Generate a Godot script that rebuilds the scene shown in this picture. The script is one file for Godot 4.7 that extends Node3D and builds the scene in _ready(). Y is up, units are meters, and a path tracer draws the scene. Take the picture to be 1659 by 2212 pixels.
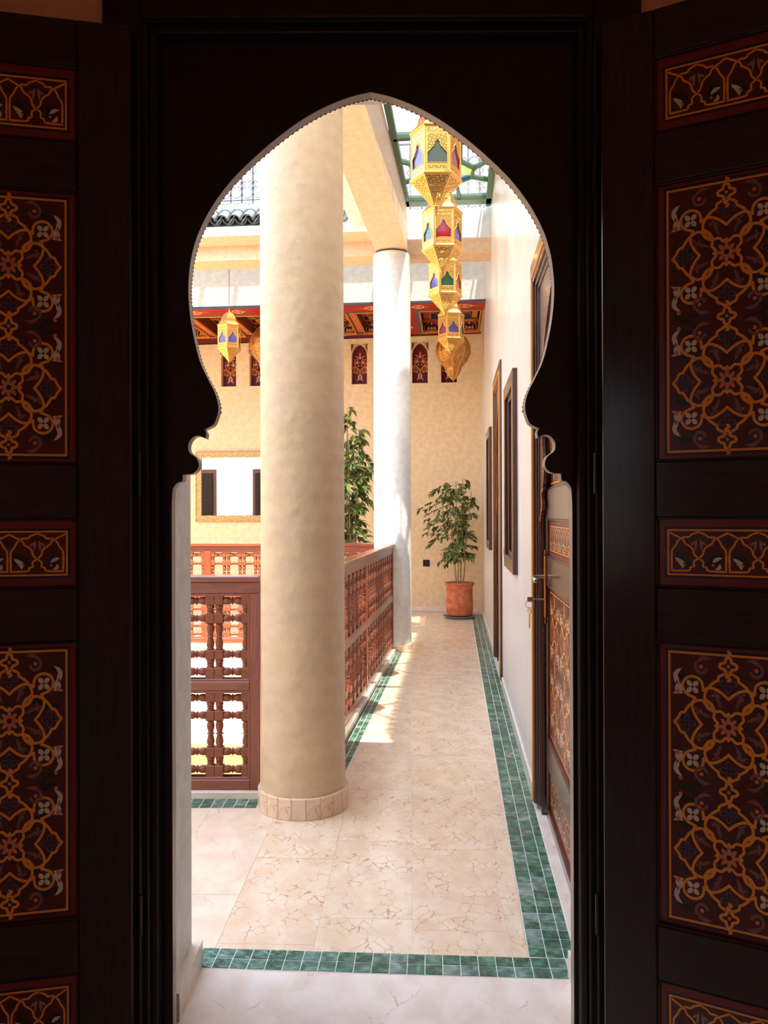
extends Node3D
# A Moroccan riad gallery seen through a carved horseshoe doorway. Units are metres; V(x, y, d) is a point d metres ahead of the camera's foot.

var mats := {}
var taken := {}
var rng := RandomNumberGenerator.new()
const WALL_X := 0.375      # the gallery's right wall runs from here (d = 0) ...
const WALL_K := 0.0895     # ... and moves right by this much per metre ahead
const COL_K := 0.11        # the same for the line of columns and the side balustrade


func _ready() -> void:
	rng.seed = 7
	setup_view()
	make_materials()
	build_room()
	build_gallery_shell()
	build_floor()
	build_columns()
	build_doors()
	build_balustrades()
	build_far_gallery()
	build_courtyard()
	build_roofs()
	build_lanterns()
	build_plants()
	build_small_things()


func setup_view() -> void:
	var cam := Camera3D.new()
	cam.name = "camera"
	cam.fov = 66.09
	cam.near = 0.05
	cam.far = 200.0
	cam.position = Vector3(0, 1.35, 0)
	cam.rotation = Vector3(0.0024, 0, -0.0032)
	add_child(cam)
	cam.current = true
	var sun := DirectionalLight3D.new()
	sun.name = "sun"
	sun.light_color = Color(1.0, 0.96, 0.9)
	sun.light_energy = 1.3
	sun.light_angular_distance = 0.6
	sun.shadow_enabled = true
	add_child(sun)
	sun.look_at_from_position(Vector3(0, 8, 0), Vector3(0, 8, 0) + Vector3(-0.135, -1.0, -0.3), Vector3(0, 0, -1))
	var sky_mat := ProceduralSkyMaterial.new()
	sky_mat.sky_top_color = Color(0.78, 0.87, 1.0)
	sky_mat.sky_horizon_color = Color(0.93, 0.95, 0.98)
	sky_mat.sky_curve = 0.2
	sky_mat.ground_bottom_color = Color(0.75, 0.68, 0.58)
	sky_mat.ground_horizon_color = Color(0.85, 0.82, 0.76)
	sky_mat.sun_angle_max = 1.0
	var sky := Sky.new()
	sky.sky_material = sky_mat
	var env := Environment.new()
	env.background_mode = Environment.BG_SKY
	env.sky = sky
	env.background_energy_multiplier = 1.0
	env.tonemap_mode = Environment.TONE_MAPPER_LINEAR
	env.tonemap_exposure = 6.9
	env.sdfgi_enabled = true
	env.ssao_enabled = true
	env.ssil_enabled = true
	var we := WorldEnvironment.new()
	we.name = "sky_and_air"
	we.environment = env
	add_child(we)


# ---------------------------------------------------------------- helpers

func V(x: float, y: float, d: float) -> Vector3:
	return Vector3(x, y, -d)


func wall_x(d: float) -> float:
	return WALL_X + WALL_K * d


class Mb:
	# collects triangles with normals and uv in metres
	var v := PackedVector3Array()
	var n := PackedVector3Array()
	var t := PackedVector2Array()
	var xf := Transform3D()

	func tri(a: Vector3, b: Vector3, c: Vector3, na: Vector3, nb: Vector3, nc: Vector3, ta := Vector2(), tb := Vector2(), tc := Vector2()) -> void:
		var g := (b - a).cross(c - a)
		if g.dot(na + nb + nc) > 0.0:  # front faces run clockwise
			v.append_array([xf * a, xf * c, xf * b])
			n.append_array([(xf.basis * na).normalized(), (xf.basis * nc).normalized(), (xf.basis * nb).normalized()])
			t.append_array([ta, tc, tb])
		else:
			v.append_array([xf * a, xf * b, xf * c])
			n.append_array([(xf.basis * na).normalized(), (xf.basis * nb).normalized(), (xf.basis * nc).normalized()])
			t.append_array([ta, tb, tc])

	func quad(a: Vector3, b: Vector3, c: Vector3, d: Vector3, nn: Vector3, ta := Vector2(), tb := Vector2(), tc := Vector2(), td := Vector2()) -> void:
		tri(a, b, c, nn, nn, nn, ta, tb, tc)
		tri(a, c, d, nn, nn, nn, ta, tc, td)

	func box(c: Vector3, s: Vector3, bevel := 0.0, uvo := Vector2()) -> void:
		# a box with chamfered edges; u runs along its longest side
		var h := s * 0.5
		bevel = minf(bevel, minf(h.x, minf(h.y, h.z)) * 0.6)
		var long := 0 if s.x >= s.y and s.x >= s.z else (1 if s.y >= s.z else 2)
		for ax in 3:
			var i := (ax + 1) % 3
			var j := (ax + 2) % 3
			if j == long:
				var k := i
				i = j
				j = k
			for sg in [-1.0, 1.0]:
				var nn := Vector3()
				nn[ax] = sg
				var p := []
				var q := []
				for e in [[-1, -1], [1, -1], [1, 1], [-1, 1]]:
					var w := Vector3()
					w[ax] = sg * h[ax]
					w[i] = e[0] * (h[i] - bevel)
					w[j] = e[1] * (h[j] - bevel)
					p.append(c + w)
					q.append(Vector2(w[i] + c[i], w[j] + c[j]) + uvo + Vector2(ax * 0.37, sg * 0.21))
				quad(p[0], p[1], p[2], p[3], nn, q[0], q[1], q[2], q[3])
		if bevel <= 0.0:
			return
		for ax in 3:
			var i := (ax + 1) % 3
			var j := (ax + 2) % 3
			for a in [-1.0, 1.0]:
				for b in [-1.0, 1.0]:
					var nn := Vector3()
					nn[i] = a
					nn[j] = b
					var p := []
					for e in [[-1, 0], [1, 0], [1, 1], [-1, 1]]:
						var w := Vector3()
						w[ax] = e[0] * (h[ax] - bevel)
						w[i] = a * (h[i] if e[1] == 0 else h[i] - bevel)
						w[j] = b * (h[j] - bevel if e[1] == 0 else h[j])
						p.append(c + w)
					quad(p[0], p[1], p[2], p[3], nn.normalized(), uvo + Vector2(p[0][long], 0), uvo + Vector2(p[1][long], 0), uvo + Vector2(p[2][long], bevel), uvo + Vector2(p[3][long], bevel))
		for a in [-1.0, 1.0]:
			for b in [-1.0, 1.0]:
				for e in [-1.0, 1.0]:
					var nn := Vector3(a, b, e)
					tri(c + Vector3(a * h.x, b * (h.y - bevel), e * (h.z - bevel)), c + Vector3(a * (h.x - bevel), b * h.y, e * (h.z - bevel)), c + Vector3(a * (h.x - bevel), b * (h.y - bevel), e * h.z), nn, nn, nn, uvo, uvo, uvo)

	func lathe(profile: Array, seg := 24, turn := 0.0, flat := false, sweep := TAU) -> void:
		# profile: Vector2(radius, height); a doubled point makes a sharp edge
		for k in profile.size() - 1:
			var a: Vector2 = profile[k]
			var b: Vector2 = profile[k + 1]
			if a.is_equal_approx(b):
				continue
			var own := (b - a).normalized()
			var ta := own
			var tb := own
			if k > 0 and not (profile[k - 1] as Vector2).is_equal_approx(a):
				var pv: Vector2 = (a - (profile[k - 1] as Vector2)).normalized()
				if pv.dot(own) > 0.2:
					ta = (pv + own).normalized()
			if k + 2 < profile.size() and not (profile[k + 2] as Vector2).is_equal_approx(b):
				var nx: Vector2 = ((profile[k + 2] as Vector2) - b).normalized()
				if nx.dot(own) > 0.2:
					tb = (nx + own).normalized()
			for s in seg:
				var p0 := turn + sweep * s / seg
				var p1 := turn + sweep * (s + 1) / seg
				var m := (p0 + p1) * 0.5
				var r0 := Vector3(cos(p0), 0, sin(p0))
				var r1 := Vector3(cos(p1), 0, sin(p1))
				var rm := Vector3(cos(m), 0, sin(m))
				var n0 := rm if flat else r0
				var n1 := rm if flat else r1
				var up := Vector3.UP
				var na0 := n0 * ta.y - up * ta.x
				var na1 := n1 * ta.y - up * ta.x
				var nb0 := n0 * tb.y - up * tb.x
				var nb1 := n1 * tb.y - up * tb.x
				var A0 := r0 * a.x + up * a.y
				var A1 := r1 * a.x + up * a.y
				var B0 := r0 * b.x + up * b.y
				var B1 := r1 * b.x + up * b.y
				var u0 := p0 * maxf(a.x, b.x)
				var u1 := p1 * maxf(a.x, b.x)
				if a.x > 1e-6:
					tri(A0, A1, B1, na0, na1, nb1, Vector2(a.y, u0), Vector2(a.y, u1), Vector2(b.y, u1))
				if b.x > 1e-6:
					tri(A0, B1, B0, na0, nb1, nb0, Vector2(a.y, u0), Vector2(b.y, u1), Vector2(b.y, u0))

	func tube(path: Array, r: float, seg := 6, closed := false) -> void:
		var cnt := path.size()
		var rings := []
		var last := Vector3.UP
		for k in cnt:
			var a: Vector3 = path[(k - 1 + cnt) % cnt] if (closed or k > 0) else path[k]
			var b: Vector3 = path[(k + 1) % cnt] if (closed or k < cnt - 1) else path[k]
			var d := (b - a).normalized()
			if k == 0:
				last = Vector3.UP if absf(d.y) < 0.9 else Vector3.RIGHT
			var s := (last - d * last.dot(d)).normalized()
			last = s
			var w := d.cross(s)
			var ring := []
			for e in seg:
				ring.append(s * cos(TAU * e / seg) + w * sin(TAU * e / seg))
			rings.append(ring)
		for k in (cnt if closed else cnt - 1):
			var k1 := (k + 1) % cnt
			for e in seg:
				var f := (e + 1) % seg
				var n0: Vector3 = rings[k][e]
				var n1: Vector3 = rings[k][f]
				var n2: Vector3 = rings[k1][f]
				var n3: Vector3 = rings[k1][e]
				tri(path[k] + n0 * r, path[k] + n1 * r, path[k1] + n2 * r, n0, n1, n2)
				tri(path[k] + n0 * r, path[k1] + n2 * r, path[k1] + n3 * r, n0, n2, n3)

	func prism(poly: PackedVector2Array, z0: float, z1: float, smooth := false, caps := true) -> void:
		# a polygon in x, y pushed from z0 to z1
		if caps:
			var ix := Geometry2D.triangulate_polygon(poly)
			for k in range(0, ix.size(), 3):
				var a := poly[ix[k]]
				var b := poly[ix[k + 1]]
				var c := poly[ix[k + 2]]
				for z in [[z0, -1.0 if z0 < z1 else 1.0], [z1, 1.0 if z0 < z1 else -1.0]]:
					var nn := Vector3(0, 0, z[1])
					tri(Vector3(a.x, a.y, z[0]), Vector3(b.x, b.y, z[0]), Vector3(c.x, c.y, z[0]), nn, nn, nn, Vector2(a.y, a.x), Vector2(b.y, b.x), Vector2(c.y, c.x))
		var cw := -1.0 if Geometry2D.is_polygon_clockwise(poly) else 1.0
		var run := 0.0
		var cnt := poly.size()
		for k in cnt:
			var a := poly[k]
			var b := poly[(k + 1) % cnt]
			var e := (b - a).normalized()
			var nn := Vector3(e.y, -e.x, 0) * cw
			var na := nn
			var nb := nn
			if smooth:
				var ep := (a - poly[(k - 1 + cnt) % cnt]).normalized()
				var en := (poly[(k + 2) % cnt] - b).normalized()
				if ep.dot(e) > 0.75:
					na = (nn + Vector3(ep.y, -ep.x, 0) * cw).normalized()
				if en.dot(e) > 0.75:
					nb = (nn + Vector3(en.y, -en.x, 0) * cw).normalized()
			var l := run + a.distance_to(b)
			tri(Vector3(a.x, a.y, z0), Vector3(b.x, b.y, z0), Vector3(b.x, b.y, z1), na, nb, nb, Vector2(run, z0), Vector2(l, z0), Vector2(l, z1))
			tri(Vector3(a.x, a.y, z0), Vector3(b.x, b.y, z1), Vector3(a.x, a.y, z1), na, nb, na, Vector2(run, z0), Vector2(l, z1), Vector2(run, z1))
			run = l

	func slab(poly: PackedVector2Array, y0: float, y1: float, uvo := Vector2()) -> void:
		# a polygon in (x, d) lying flat, from y0 up to y1
		var keep := xf
		xf = xf * Transform3D(Basis(Vector3.RIGHT, Vector3(0, 0, -1), Vector3.UP), Vector3())
		var from := t.size()
		prism(poly, y0, y1)
		for k in range(from, t.size()):
			t[k] += uvo
		xf = keep

	func sheet(f: Callable, nx: int, ny: int, what: Callable, hole := 0.62) -> void:
		# a pierced sheet over u, v in 0..1; what(i, j) is 0 pierced, 1 solid, 2 left out
		for i in nx:
			for j in ny:
				var w: int = what.call(i, j)
				if w == 2:
					continue
				var p := [f.call(float(i) / nx, float(j) / ny), f.call((i + 1.0) / nx, float(j) / ny), f.call((i + 1.0) / nx, (j + 1.0) / ny), f.call(float(i) / nx, (j + 1.0) / ny)]
				var nn: Vector3 = ((p[1] - p[0]) + (p[2] - p[3])).cross((p[3] - p[0]) + (p[2] - p[1])).normalized()
				if w == 1:
					quad(p[0], p[1], p[2], p[3], nn)
					continue
				var c: Vector3 = (p[0] + p[1] + p[2] + p[3]) * 0.25
				var q := []
				for k in 4:
					var m: Vector3 = (p[k] + p[(k + 1) % 4]) * 0.5
					q.append(c + (m - c) * hole)
				for k in 4:
					tri(p[k], p[(k + 1) % 4], q[k], nn, nn, nn)
					tri(p[(k + 1) % 4], q[(k + 1) % 4], q[k], nn, nn, nn)

	func mesh() -> ArrayMesh:
		var a := []
		a.resize(Mesh.ARRAY_MAX)
		a[Mesh.ARRAY_VERTEX] = v
		a[Mesh.ARRAY_NORMAL] = n
		a[Mesh.ARRAY_TEX_UV] = t
		var m := ArrayMesh.new()
		m.add_surface_from_arrays(Mesh.PRIMITIVE_TRIANGLES, a)
		return m


func put(called: String, m, mat: Material, parent: Node3D = null, at := Transform3D()) -> MeshInstance3D:
	# one named mesh under parent (or at top level)
	var o := MeshInstance3D.new()
	var mesh: Mesh = m.mesh() if m is Mb else m
	o.mesh = mesh
	o.material_override = mat
	o.transform = at
	add_named(o, called, parent)
	return o


func add_named(o: Node3D, called: String, parent: Node3D = null) -> void:
	var under: Node = parent if parent else self
	var key := str(under.get_instance_id()) + "/" + called
	var k: int = taken.get(key, 0)
	taken[key] = k + 1
	o.name = called if k == 0 else "%s_%03d" % [called, k]
	under.add_child(o, true)


func tag(o: Node3D, label: String, category: String, group := "", kind := "") -> Node3D:
	o.set_meta("label", label)
	o.set_meta("category", category)
	if group:
		o.set_meta("group", group)
	if kind:
		o.set_meta("kind", kind)
	return o


func thing(called: String, label: String, category: String, at := Transform3D(), group := "", kind := "") -> Node3D:
	var o := Node3D.new()
	o.transform = at
	add_named(o, called)
	tag(o, label, category, group, kind)
	return o


func along(a: Vector2, b: Vector2, y := 0.0) -> Transform3D:
	# local x runs from a to b (x, d), y is up, z is to the right of that direction
	var dir := Vector3(b.x - a.x, 0, -(b.y - a.y)).normalized()
	return Transform3D(Basis(dir, Vector3.UP, dir.cross(Vector3.UP)), Vector3(a.x, y, -a.y))


func bx(c: Vector3, s: Vector3, bevel := 0.0) -> Mb:
	var m := Mb.new()
	m.box(c, s, bevel, Vector2(rng.randf() * 3.0, rng.randf() * 3.0))
	return m


func span(x0: float, x1: float, y0: float, y1: float, z0: float, z1: float, bevel := 0.0) -> Mb:
	return bx(Vector3((x0 + x1) / 2, (y0 + y1) / 2, (z0 + z1) / 2), Vector3(absf(x1 - x0), absf(y1 - y0), absf(z1 - z0)), bevel)


# ---------------------------------------------------------------- materials

func noise_tex(type: int, freq: float, ramp: Gradient, size := 512, seed_ := 1, octaves := 4, normal := 0.0, warp := 0.0, ret := -1) -> NoiseTexture2D:
	var n := FastNoiseLite.new()
	n.noise_type = type
	n.frequency = freq
	n.seed = seed_
	n.fractal_octaves = octaves
	if ret >= 0:
		n.cellular_return_type = ret
		n.cellular_distance_function = FastNoiseLite.DISTANCE_EUCLIDEAN
	if warp > 0.0:
		n.domain_warp_enabled = true
		n.domain_warp_amplitude = warp
		n.domain_warp_frequency = freq * 0.7
		n.domain_warp_fractal_octaves = 4
	var t := NoiseTexture2D.new()
	t.width = size
	t.height = size
	t.seamless = true
	t.noise = n
	if ramp:
		t.color_ramp = ramp
	if normal > 0.0:
		t.as_normal_map = true
		t.bump_strength = normal
	return t


func ramp(stops: Array) -> Gradient:
	var g := Gradient.new()
	var off := PackedFloat32Array()
	var col := PackedColorArray()
	for s in stops:
		off.append(s[0])
		col.append(s[1])
	g.offsets = off
	g.colors = col
	return g


func plain(name_: String, c: Color, rough := 0.6, metal := 0.0, spec := 0.5) -> StandardMaterial3D:
	var m := StandardMaterial3D.new()
	m.resource_name = name_
	m.albedo_color = c
	m.roughness = rough
	m.metallic = metal
	m.metallic_specular = spec
	mats[name_] = m
	return m


func noisy(name_: String, tex: Texture2D, scale: Vector3, rough := 0.6, tri := true) -> StandardMaterial3D:
	var m := plain(name_, Color.WHITE, rough)
	m.albedo_texture = tex
	m.uv1_scale = scale
	if tri:
		m.uv1_triplanar = true
		m.uv1_world_triplanar = true
	return m


func make_materials() -> void:
	var mottled := noise_tex(FastNoiseLite.TYPE_SIMPLEX_SMOOTH, 0.008, ramp([[0.2, Color(0.945, 0.94, 0.93)], [0.5, Color(0.97, 0.97, 0.965)], [0.8, Color(1, 1, 1)]]), 1024, 3, 6)
	var bumps := noise_tex(FastNoiseLite.TYPE_SIMPLEX_SMOOTH, 0.02, null, 512, 5, 5)
	for w in [["plaster", Color(0.93, 0.90, 0.85), 0.55], ["plaster_warm", Color(0.87, 0.76, 0.62), 0.5], ["plaster_white", Color(0.92, 0.92, 0.90), 0.6], ["plaster_peach", Color(0.95, 0.83, 0.66), 0.6], ["plaster_room", Color(0.88, 0.64, 0.48), 0.75], ["plaster_cream", Color(0.91, 0.77, 0.63), 0.55], ["plaster_gloss", Color(0.85, 0.83, 0.80), 0.3]]:
		var m := noisy(w[0], mottled, Vector3(1.3, 1.3, 1.3), w[2])
		m.albedo_color = w[1]
		m.heightmap_enabled = true
		m.heightmap_texture = bumps
		m.heightmap_scale = 0.35
	# the gallery's right wall is burnished up and down
	var streak := noise_tex(FastNoiseLite.TYPE_SIMPLEX_SMOOTH, 0.03, null, 512, 9, 3)
	var g: StandardMaterial3D = mats["plaster_gloss"]
	g.heightmap_texture = streak
	g.uv1_scale = Vector3(1.4, 0.1, 1.4)
	g.heightmap_scale = 0.25
	# marble: mottled ground with fine dark red-brown veins laid over
	var none := Color(0.80, 0.58, 0.42, 0.0)
	var veins := noise_tex(FastNoiseLite.TYPE_CELLULAR, 0.019, ramp([[0.0, Color(0.56, 0.33, 0.22, 0.75)], [0.025, Color(0.66, 0.42, 0.30, 0.5)], [0.08, none], [1.0, none]]), 1024, 11, 1, 0.0, 45.0, FastNoiseLite.RETURN_DISTANCE2_SUB)
	var faint := noise_tex(FastNoiseLite.TYPE_CELLULAR, 0.006, ramp([[0.0, Color(0.58, 0.30, 0.22, 0.6)], [0.012, Color(0.70, 0.46, 0.36, 0.3)], [0.03, none], [1.0, none]]), 1024, 23, 1, 0.0, 90.0, FastNoiseLite.RETURN_DISTANCE2_SUB)
	var patches := noise_tex(FastNoiseLite.TYPE_SIMPLEX_SMOOTH, 0.012, ramp([[0.35, Color(0.1, 0.1, 0.1)], [0.7, Color(1, 1, 1)]]), 512, 27, 4)
	var sparse := noise_tex(FastNoiseLite.TYPE_SIMPLEX_SMOOTH, 0.01, ramp([[0.5, Color(0.05, 0.05, 0.05)], [0.75, Color(1, 1, 1)]]), 512, 29, 4)
	var k := 0
	for w in [["marble", [Color(0.92, 0.80, 0.67), Color(0.95, 0.86, 0.75)], veins], ["marble_pink", [Color(0.92, 0.79, 0.66), Color(0.95, 0.85, 0.74)], veins], ["marble_pale", [Color(0.92, 0.81, 0.71), Color(0.95, 0.87, 0.77)], faint], ["marble_sill", [Color(0.91, 0.83, 0.76), Color(0.95, 0.89, 0.84)], faint]]:
		var t := noise_tex(FastNoiseLite.TYPE_SIMPLEX_SMOOTH, 0.01, ramp([[0.25, w[1][0]], [0.75, w[1][1]]]), 512, 31 + k, 5)
		k += 1
		var m := noisy(w[0], t, Vector3(0.95, 1.35, 1.0), 0.2, false)
		m.detail_enabled = true
		m.detail_albedo = w[2]
		m.detail_mask = patches if w[2] == veins else sparse
		m.detail_blend_mode = BaseMaterial3D.BLEND_MODE_MIX
		m.detail_uv_layer = BaseMaterial3D.DETAIL_UV_1
		m.metallic_specular = 0.45
	var milk := plain("glass_milk", Color(0.95, 0.95, 0.93), 0.4)
	milk.backlight_enabled = true
	milk.backlight = Color(1, 1, 1)
	plain("grout", Color(0.87, 0.79, 0.70), 0.9)
	plain("lit_edge_tone", Color(0.60, 0.53, 0.49), 0.35)  # light caught by the arch edge, put into the colour
	plain("grout_white", Color(0.85, 0.87, 0.82), 0.9)
	# woods: the grain runs along u
	var grain := func(a: Color, b: Color, s: int) -> NoiseTexture2D: return noise_tex(FastNoiseLite.TYPE_SIMPLEX_SMOOTH, 0.02, ramp([[0.3, a], [0.7, b]]), 512, s, 5)
	for w in [["wood_dark", Color(0.12, 0.065, 0.05), Color(0.17, 0.09, 0.07), 0.45], ["wood_black", Color(0.07, 0.045, 0.045), Color(0.09, 0.06, 0.055), 0.5], ["wood_brown", Color(0.48, 0.23, 0.115), Color(0.55, 0.265, 0.135), 0.38], ["wood_case", Color(0.22, 0.11, 0.075), Color(0.30, 0.15, 0.10), 0.3]]:
		var m := noisy(w[0], grain.call(w[1], w[2], 41), Vector3(0.6, 7.0, 1.0), w[3], false)
		m.clearcoat_enabled = true
		m.clearcoat = 0.35 if w[0] in ["wood_dark", "wood_black"] else 0.6
		m.clearcoat_roughness = 0.16
		m.metallic_specular = 0.3 if w[0] in ["wood_dark", "wood_black"] else 0.55
	plain("turned_wood", Color(0.52, 0.27, 0.16), 0.32)
	plain("gold_paint", Color(0.85, 0.55, 0.16), 0.45, 0.3)
	plain("red_paint", Color(0.42, 0.08, 0.05), 0.45)
	# glazed clay
	var glaze := noise_tex(FastNoiseLite.TYPE_SIMPLEX_SMOOTH, 0.012, null, 512, 51, 4)
	k = 0
	for c in [Color(0.29, 0.48, 0.39), Color(0.38, 0.53, 0.46), Color(0.23, 0.43, 0.34), Color(0.47, 0.57, 0.52), Color(0.08, 0.15, 0.12)]:
		var t := noise_tex(FastNoiseLite.TYPE_SIMPLEX_SMOOTH, 0.01, ramp([[0.25, c.darkened(0.25)], [0.6, c], [0.85, c.lightened(0.18)]]), 256, 61 + k, 5)
		var m := noisy("zellige_%d" % k, t, Vector3(6, 6, 6), 0.2)
		m.heightmap_enabled = true
		m.heightmap_texture = glaze
		m.heightmap_scale = 0.25
		k += 1
	plain("roof_glaze", Color(0.26, 0.27, 0.26), 0.3)
	var terra := noise_tex(FastNoiseLite.TYPE_SIMPLEX_SMOOTH, 0.012, ramp([[0.2, Color(0.68, 0.34, 0.20)], [0.55, Color(0.79, 0.43, 0.27)], [0.85, Color(0.85, 0.52, 0.36)]]), 512, 71, 6)
	noisy("terracotta", terra, Vector3(1.5, 1.5, 1.5), 0.8)
	plain("saucer_clay", Color(0.55, 0.53, 0.51), 0.7)
	noisy("soil", noise_tex(FastNoiseLite.TYPE_SIMPLEX, 0.05, ramp([[0.3, Color(0.10, 0.06, 0.04)], [0.8, Color(0.24, 0.16, 0.11)]]), 256, 81, 4), Vector3(3, 3, 3), 0.95)
	# metals
	plain("brass", Color(0.87, 0.67, 0.36), 0.36, 0.92)
	plain("brass_dark", Color(0.70, 0.48, 0.23), 0.42, 0.85)
	plain("bronze", Color(0.80, 0.58, 0.32), 0.42, 0.85)
	plain("steel", Color(0.72, 0.70, 0.67), 0.25, 1.0)
	plain("iron", Color(0.12, 0.11, 0.16), 0.5, 0.3)
	plain("green_frame", Color(0.30, 0.42, 0.31), 0.5)
	plain("black_plastic", Color(0.05, 0.05, 0.055), 0.4)
	plain("mirror_silver", Color(0.93, 0.93, 0.93), 0.02, 1.0)
	var gilt := noise_tex(FastNoiseLite.TYPE_CELLULAR, 0.05, ramp([[0.1, Color(0.45, 0.34, 0.18)], [0.5, Color(0.80, 0.68, 0.45)]]), 256, 85, 2)
	var gm := noisy("gilt", gilt, Vector3(4, 4, 4), 0.45)
	gm.metallic = 0.4
	gm.heightmap_enabled = true
	gm.heightmap_texture = gilt
	gm.heightmap_scale = 0.4
	for w in [["glass_green", Color(0.10, 0.30, 0.20, 0.92)], ["glass_purple", Color(0.37, 0.32, 0.58, 0.92)], ["glass_pink", Color(0.55, 0.26, 0.33, 0.92)], ["glass_red", Color(0.62, 0.06, 0.13, 0.92)], ["glass_grey", Color(0.30, 0.38, 0.36, 0.92)], ["glass_blue", Color(0.22, 0.5, 0.85, 0.75)], ["glass_lime", Color(0.75, 0.9, 0.45, 0.75)], ["glass_amber", Color(0.8, 0.5, 0.2, 0.75)], ["glass_clear", Color(0.55, 0.60, 0.60, 0.42)], ["glass_frosted", Color(0.55, 0.58, 0.58, 0.5)], ["glass_dark", Color(0.03, 0.03, 0.035, 0.85)]]:
		var m := plain(w[0], w[1], 0.08)
		m.transparency = BaseMaterial3D.TRANSPARENCY_ALPHA
	# leaves and stems
	k = 0
	for c in [Color(0.36, 0.42, 0.20), Color(0.44, 0.49, 0.25), Color(0.54, 0.57, 0.33), Color(0.24, 0.30, 0.17)]:
		var m := plain("leaf_%d" % k, c, 0.38)
		m.backlight_enabled = true
		m.backlight = c * 0.8
		k += 1
	noisy("bark", noise_tex(FastNoiseLite.TYPE_SIMPLEX, 0.03, ramp([[0.3, Color(0.58, 0.47, 0.33)], [0.8, Color(0.76, 0.64, 0.48)]]), 256, 91, 4), Vector3(6, 2, 6), 0.85)
	make_paintings()


# ---------------------------------------------------------------- painted wood: flat decoration drawn in pixels

class Brush:
	var w: int
	var h: int
	var px: PackedByteArray

	func _init(w_: int, h_: int, c: Color) -> void:
		w = w_
		h = h_
		px.resize(w * h * 3)
		rect(0, 0, w, h, c)

	func rect(x0: float, y0: float, x1: float, y1: float, c: Color) -> void:
		for y in range(maxi(0, int(y0)), mini(h, int(y1))):
			for x in range(maxi(0, int(x0)), mini(w, int(x1))):
				var k := (y * w + x) * 3
				px[k] = c.r8
				px[k + 1] = c.g8
				px[k + 2] = c.b8

	func frame(x0: float, y0: float, x1: float, y1: float, t: float, c: Color) -> void:
		rect(x0, y0, x1, y0 + t, c)
		rect(x0, y1 - t, x1, y1, c)
		rect(x0, y0, x0 + t, y1, c)
		rect(x1 - t, y0, x1, y1, c)

	func dot(x: float, y: float, r: float, c: Color) -> void:
		for yy in range(maxi(0, int(y - r)), mini(h, int(y + r) + 2)):
			for xx in range(maxi(0, int(x - r)), mini(w, int(x + r) + 2)):
				if (xx - x) * (xx - x) + (yy - y) * (yy - y) <= r * r:
					var k := (yy * w + xx) * 3
					px[k] = c.r8
					px[k + 1] = c.g8
					px[k + 2] = c.b8

	func line(p: Array, r: float, c: Color, closed := false) -> void:
		for k in (p.size() if closed else p.size() - 1):
			var a: Vector2 = p[k]
			var b: Vector2 = p[(k + 1) % p.size()]
			var steps := int(a.distance_to(b) / maxf(1.0, r * 0.5)) + 1
			for s in steps + 1:
				var q := a.lerp(b, float(s) / steps)
				dot(q.x, q.y, r, c)

	func leaf(a: Vector2, b: Vector2, wide: float, c: Color, bend := 0.0) -> void:
		# a pointed petal from a to b
		var l := a.distance_to(b)
		var side := (b - a).orthogonal().normalized()
		var steps := int(l) + 1
		for s in steps + 1:
			var u := float(s) / steps
			var q := a.lerp(b, u) + side * bend * l * sin(PI * u)
			dot(q.x, q.y, maxf(0.6, wide * sin(PI * u)), c)

	func flower(x: float, y: float, r: float, petals: int, wide: float, c: Color, turn := 0.0) -> void:
		for k in petals:
			var d := Vector2.from_angle(turn + TAU * k / petals)
			leaf(Vector2(x, y) + d * r * 0.15, Vector2(x, y) + d * r, wide, c)

	func texture() -> ImageTexture:
		var im := Image.create_from_data(w, h, false, Image.FORMAT_RGB8, px)
		return ImageTexture.create_from_image(im)


func smooth_line(p: Array, per := 6) -> Array:
	var out := []
	for k in p.size() - 1:
		var a: Vector2 = p[maxi(0, k - 1)]
		var b: Vector2 = p[k]
		var c: Vector2 = p[k + 1]
		var d: Vector2 = p[mini(p.size() - 1, k + 2)]
		for s in per:
			out.append(b.cubic_interpolate(c, a, d, float(s) / per))
	out.append(p[-1])
	return out


func painted(name_: String, b: Brush, rough := 0.42, coat := 0.0) -> void:
	var m := plain(name_, Color.WHITE, rough)
	m.albedo_texture = b.texture()
	m.metallic_specular = 0.35
	if coat > 0.0:
		m.clearcoat_enabled = true
		m.clearcoat = coat
		m.clearcoat_roughness = 0.2


const GOLD := Color(0.93, 0.57, 0.17)
const MAROON := Color(0.30, 0.045, 0.025)
const BORDER := Color(0.44, 0.08, 0.05)
const NAVY := Color(0.06, 0.07, 0.14)
const CREAM := Color(0.84, 0.77, 0.66)
const MAUVE := Color(0.50, 0.32, 0.29)
const BLUE := Color(0.13, 0.15, 0.24)
const PEACH := Color(0.82, 0.45, 0.30)
const LEAFY := Color(0.10, 0.10, 0.06)


func paint_tall(name_: String, cols: int) -> void:
	# a tall door panel: two interlaced rosettes joined by quatrefoils, in one column or several
	var W := 560 + (cols - 1) * 470
	var H := 1080
	var b := Brush.new(W, H, BORDER)
	b.rect(36, 22, W - 36, H - 22, NAVY)
	b.rect(46, 32, W - 46, H - 32, GOLD)
	b.rect(55, 41, W - 55, H - 41, MAROON)
	for col in cols:
		tall_column(b, 280.0 + col * 470.0)
	painted(name_, b, 0.42, 0.4)


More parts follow.
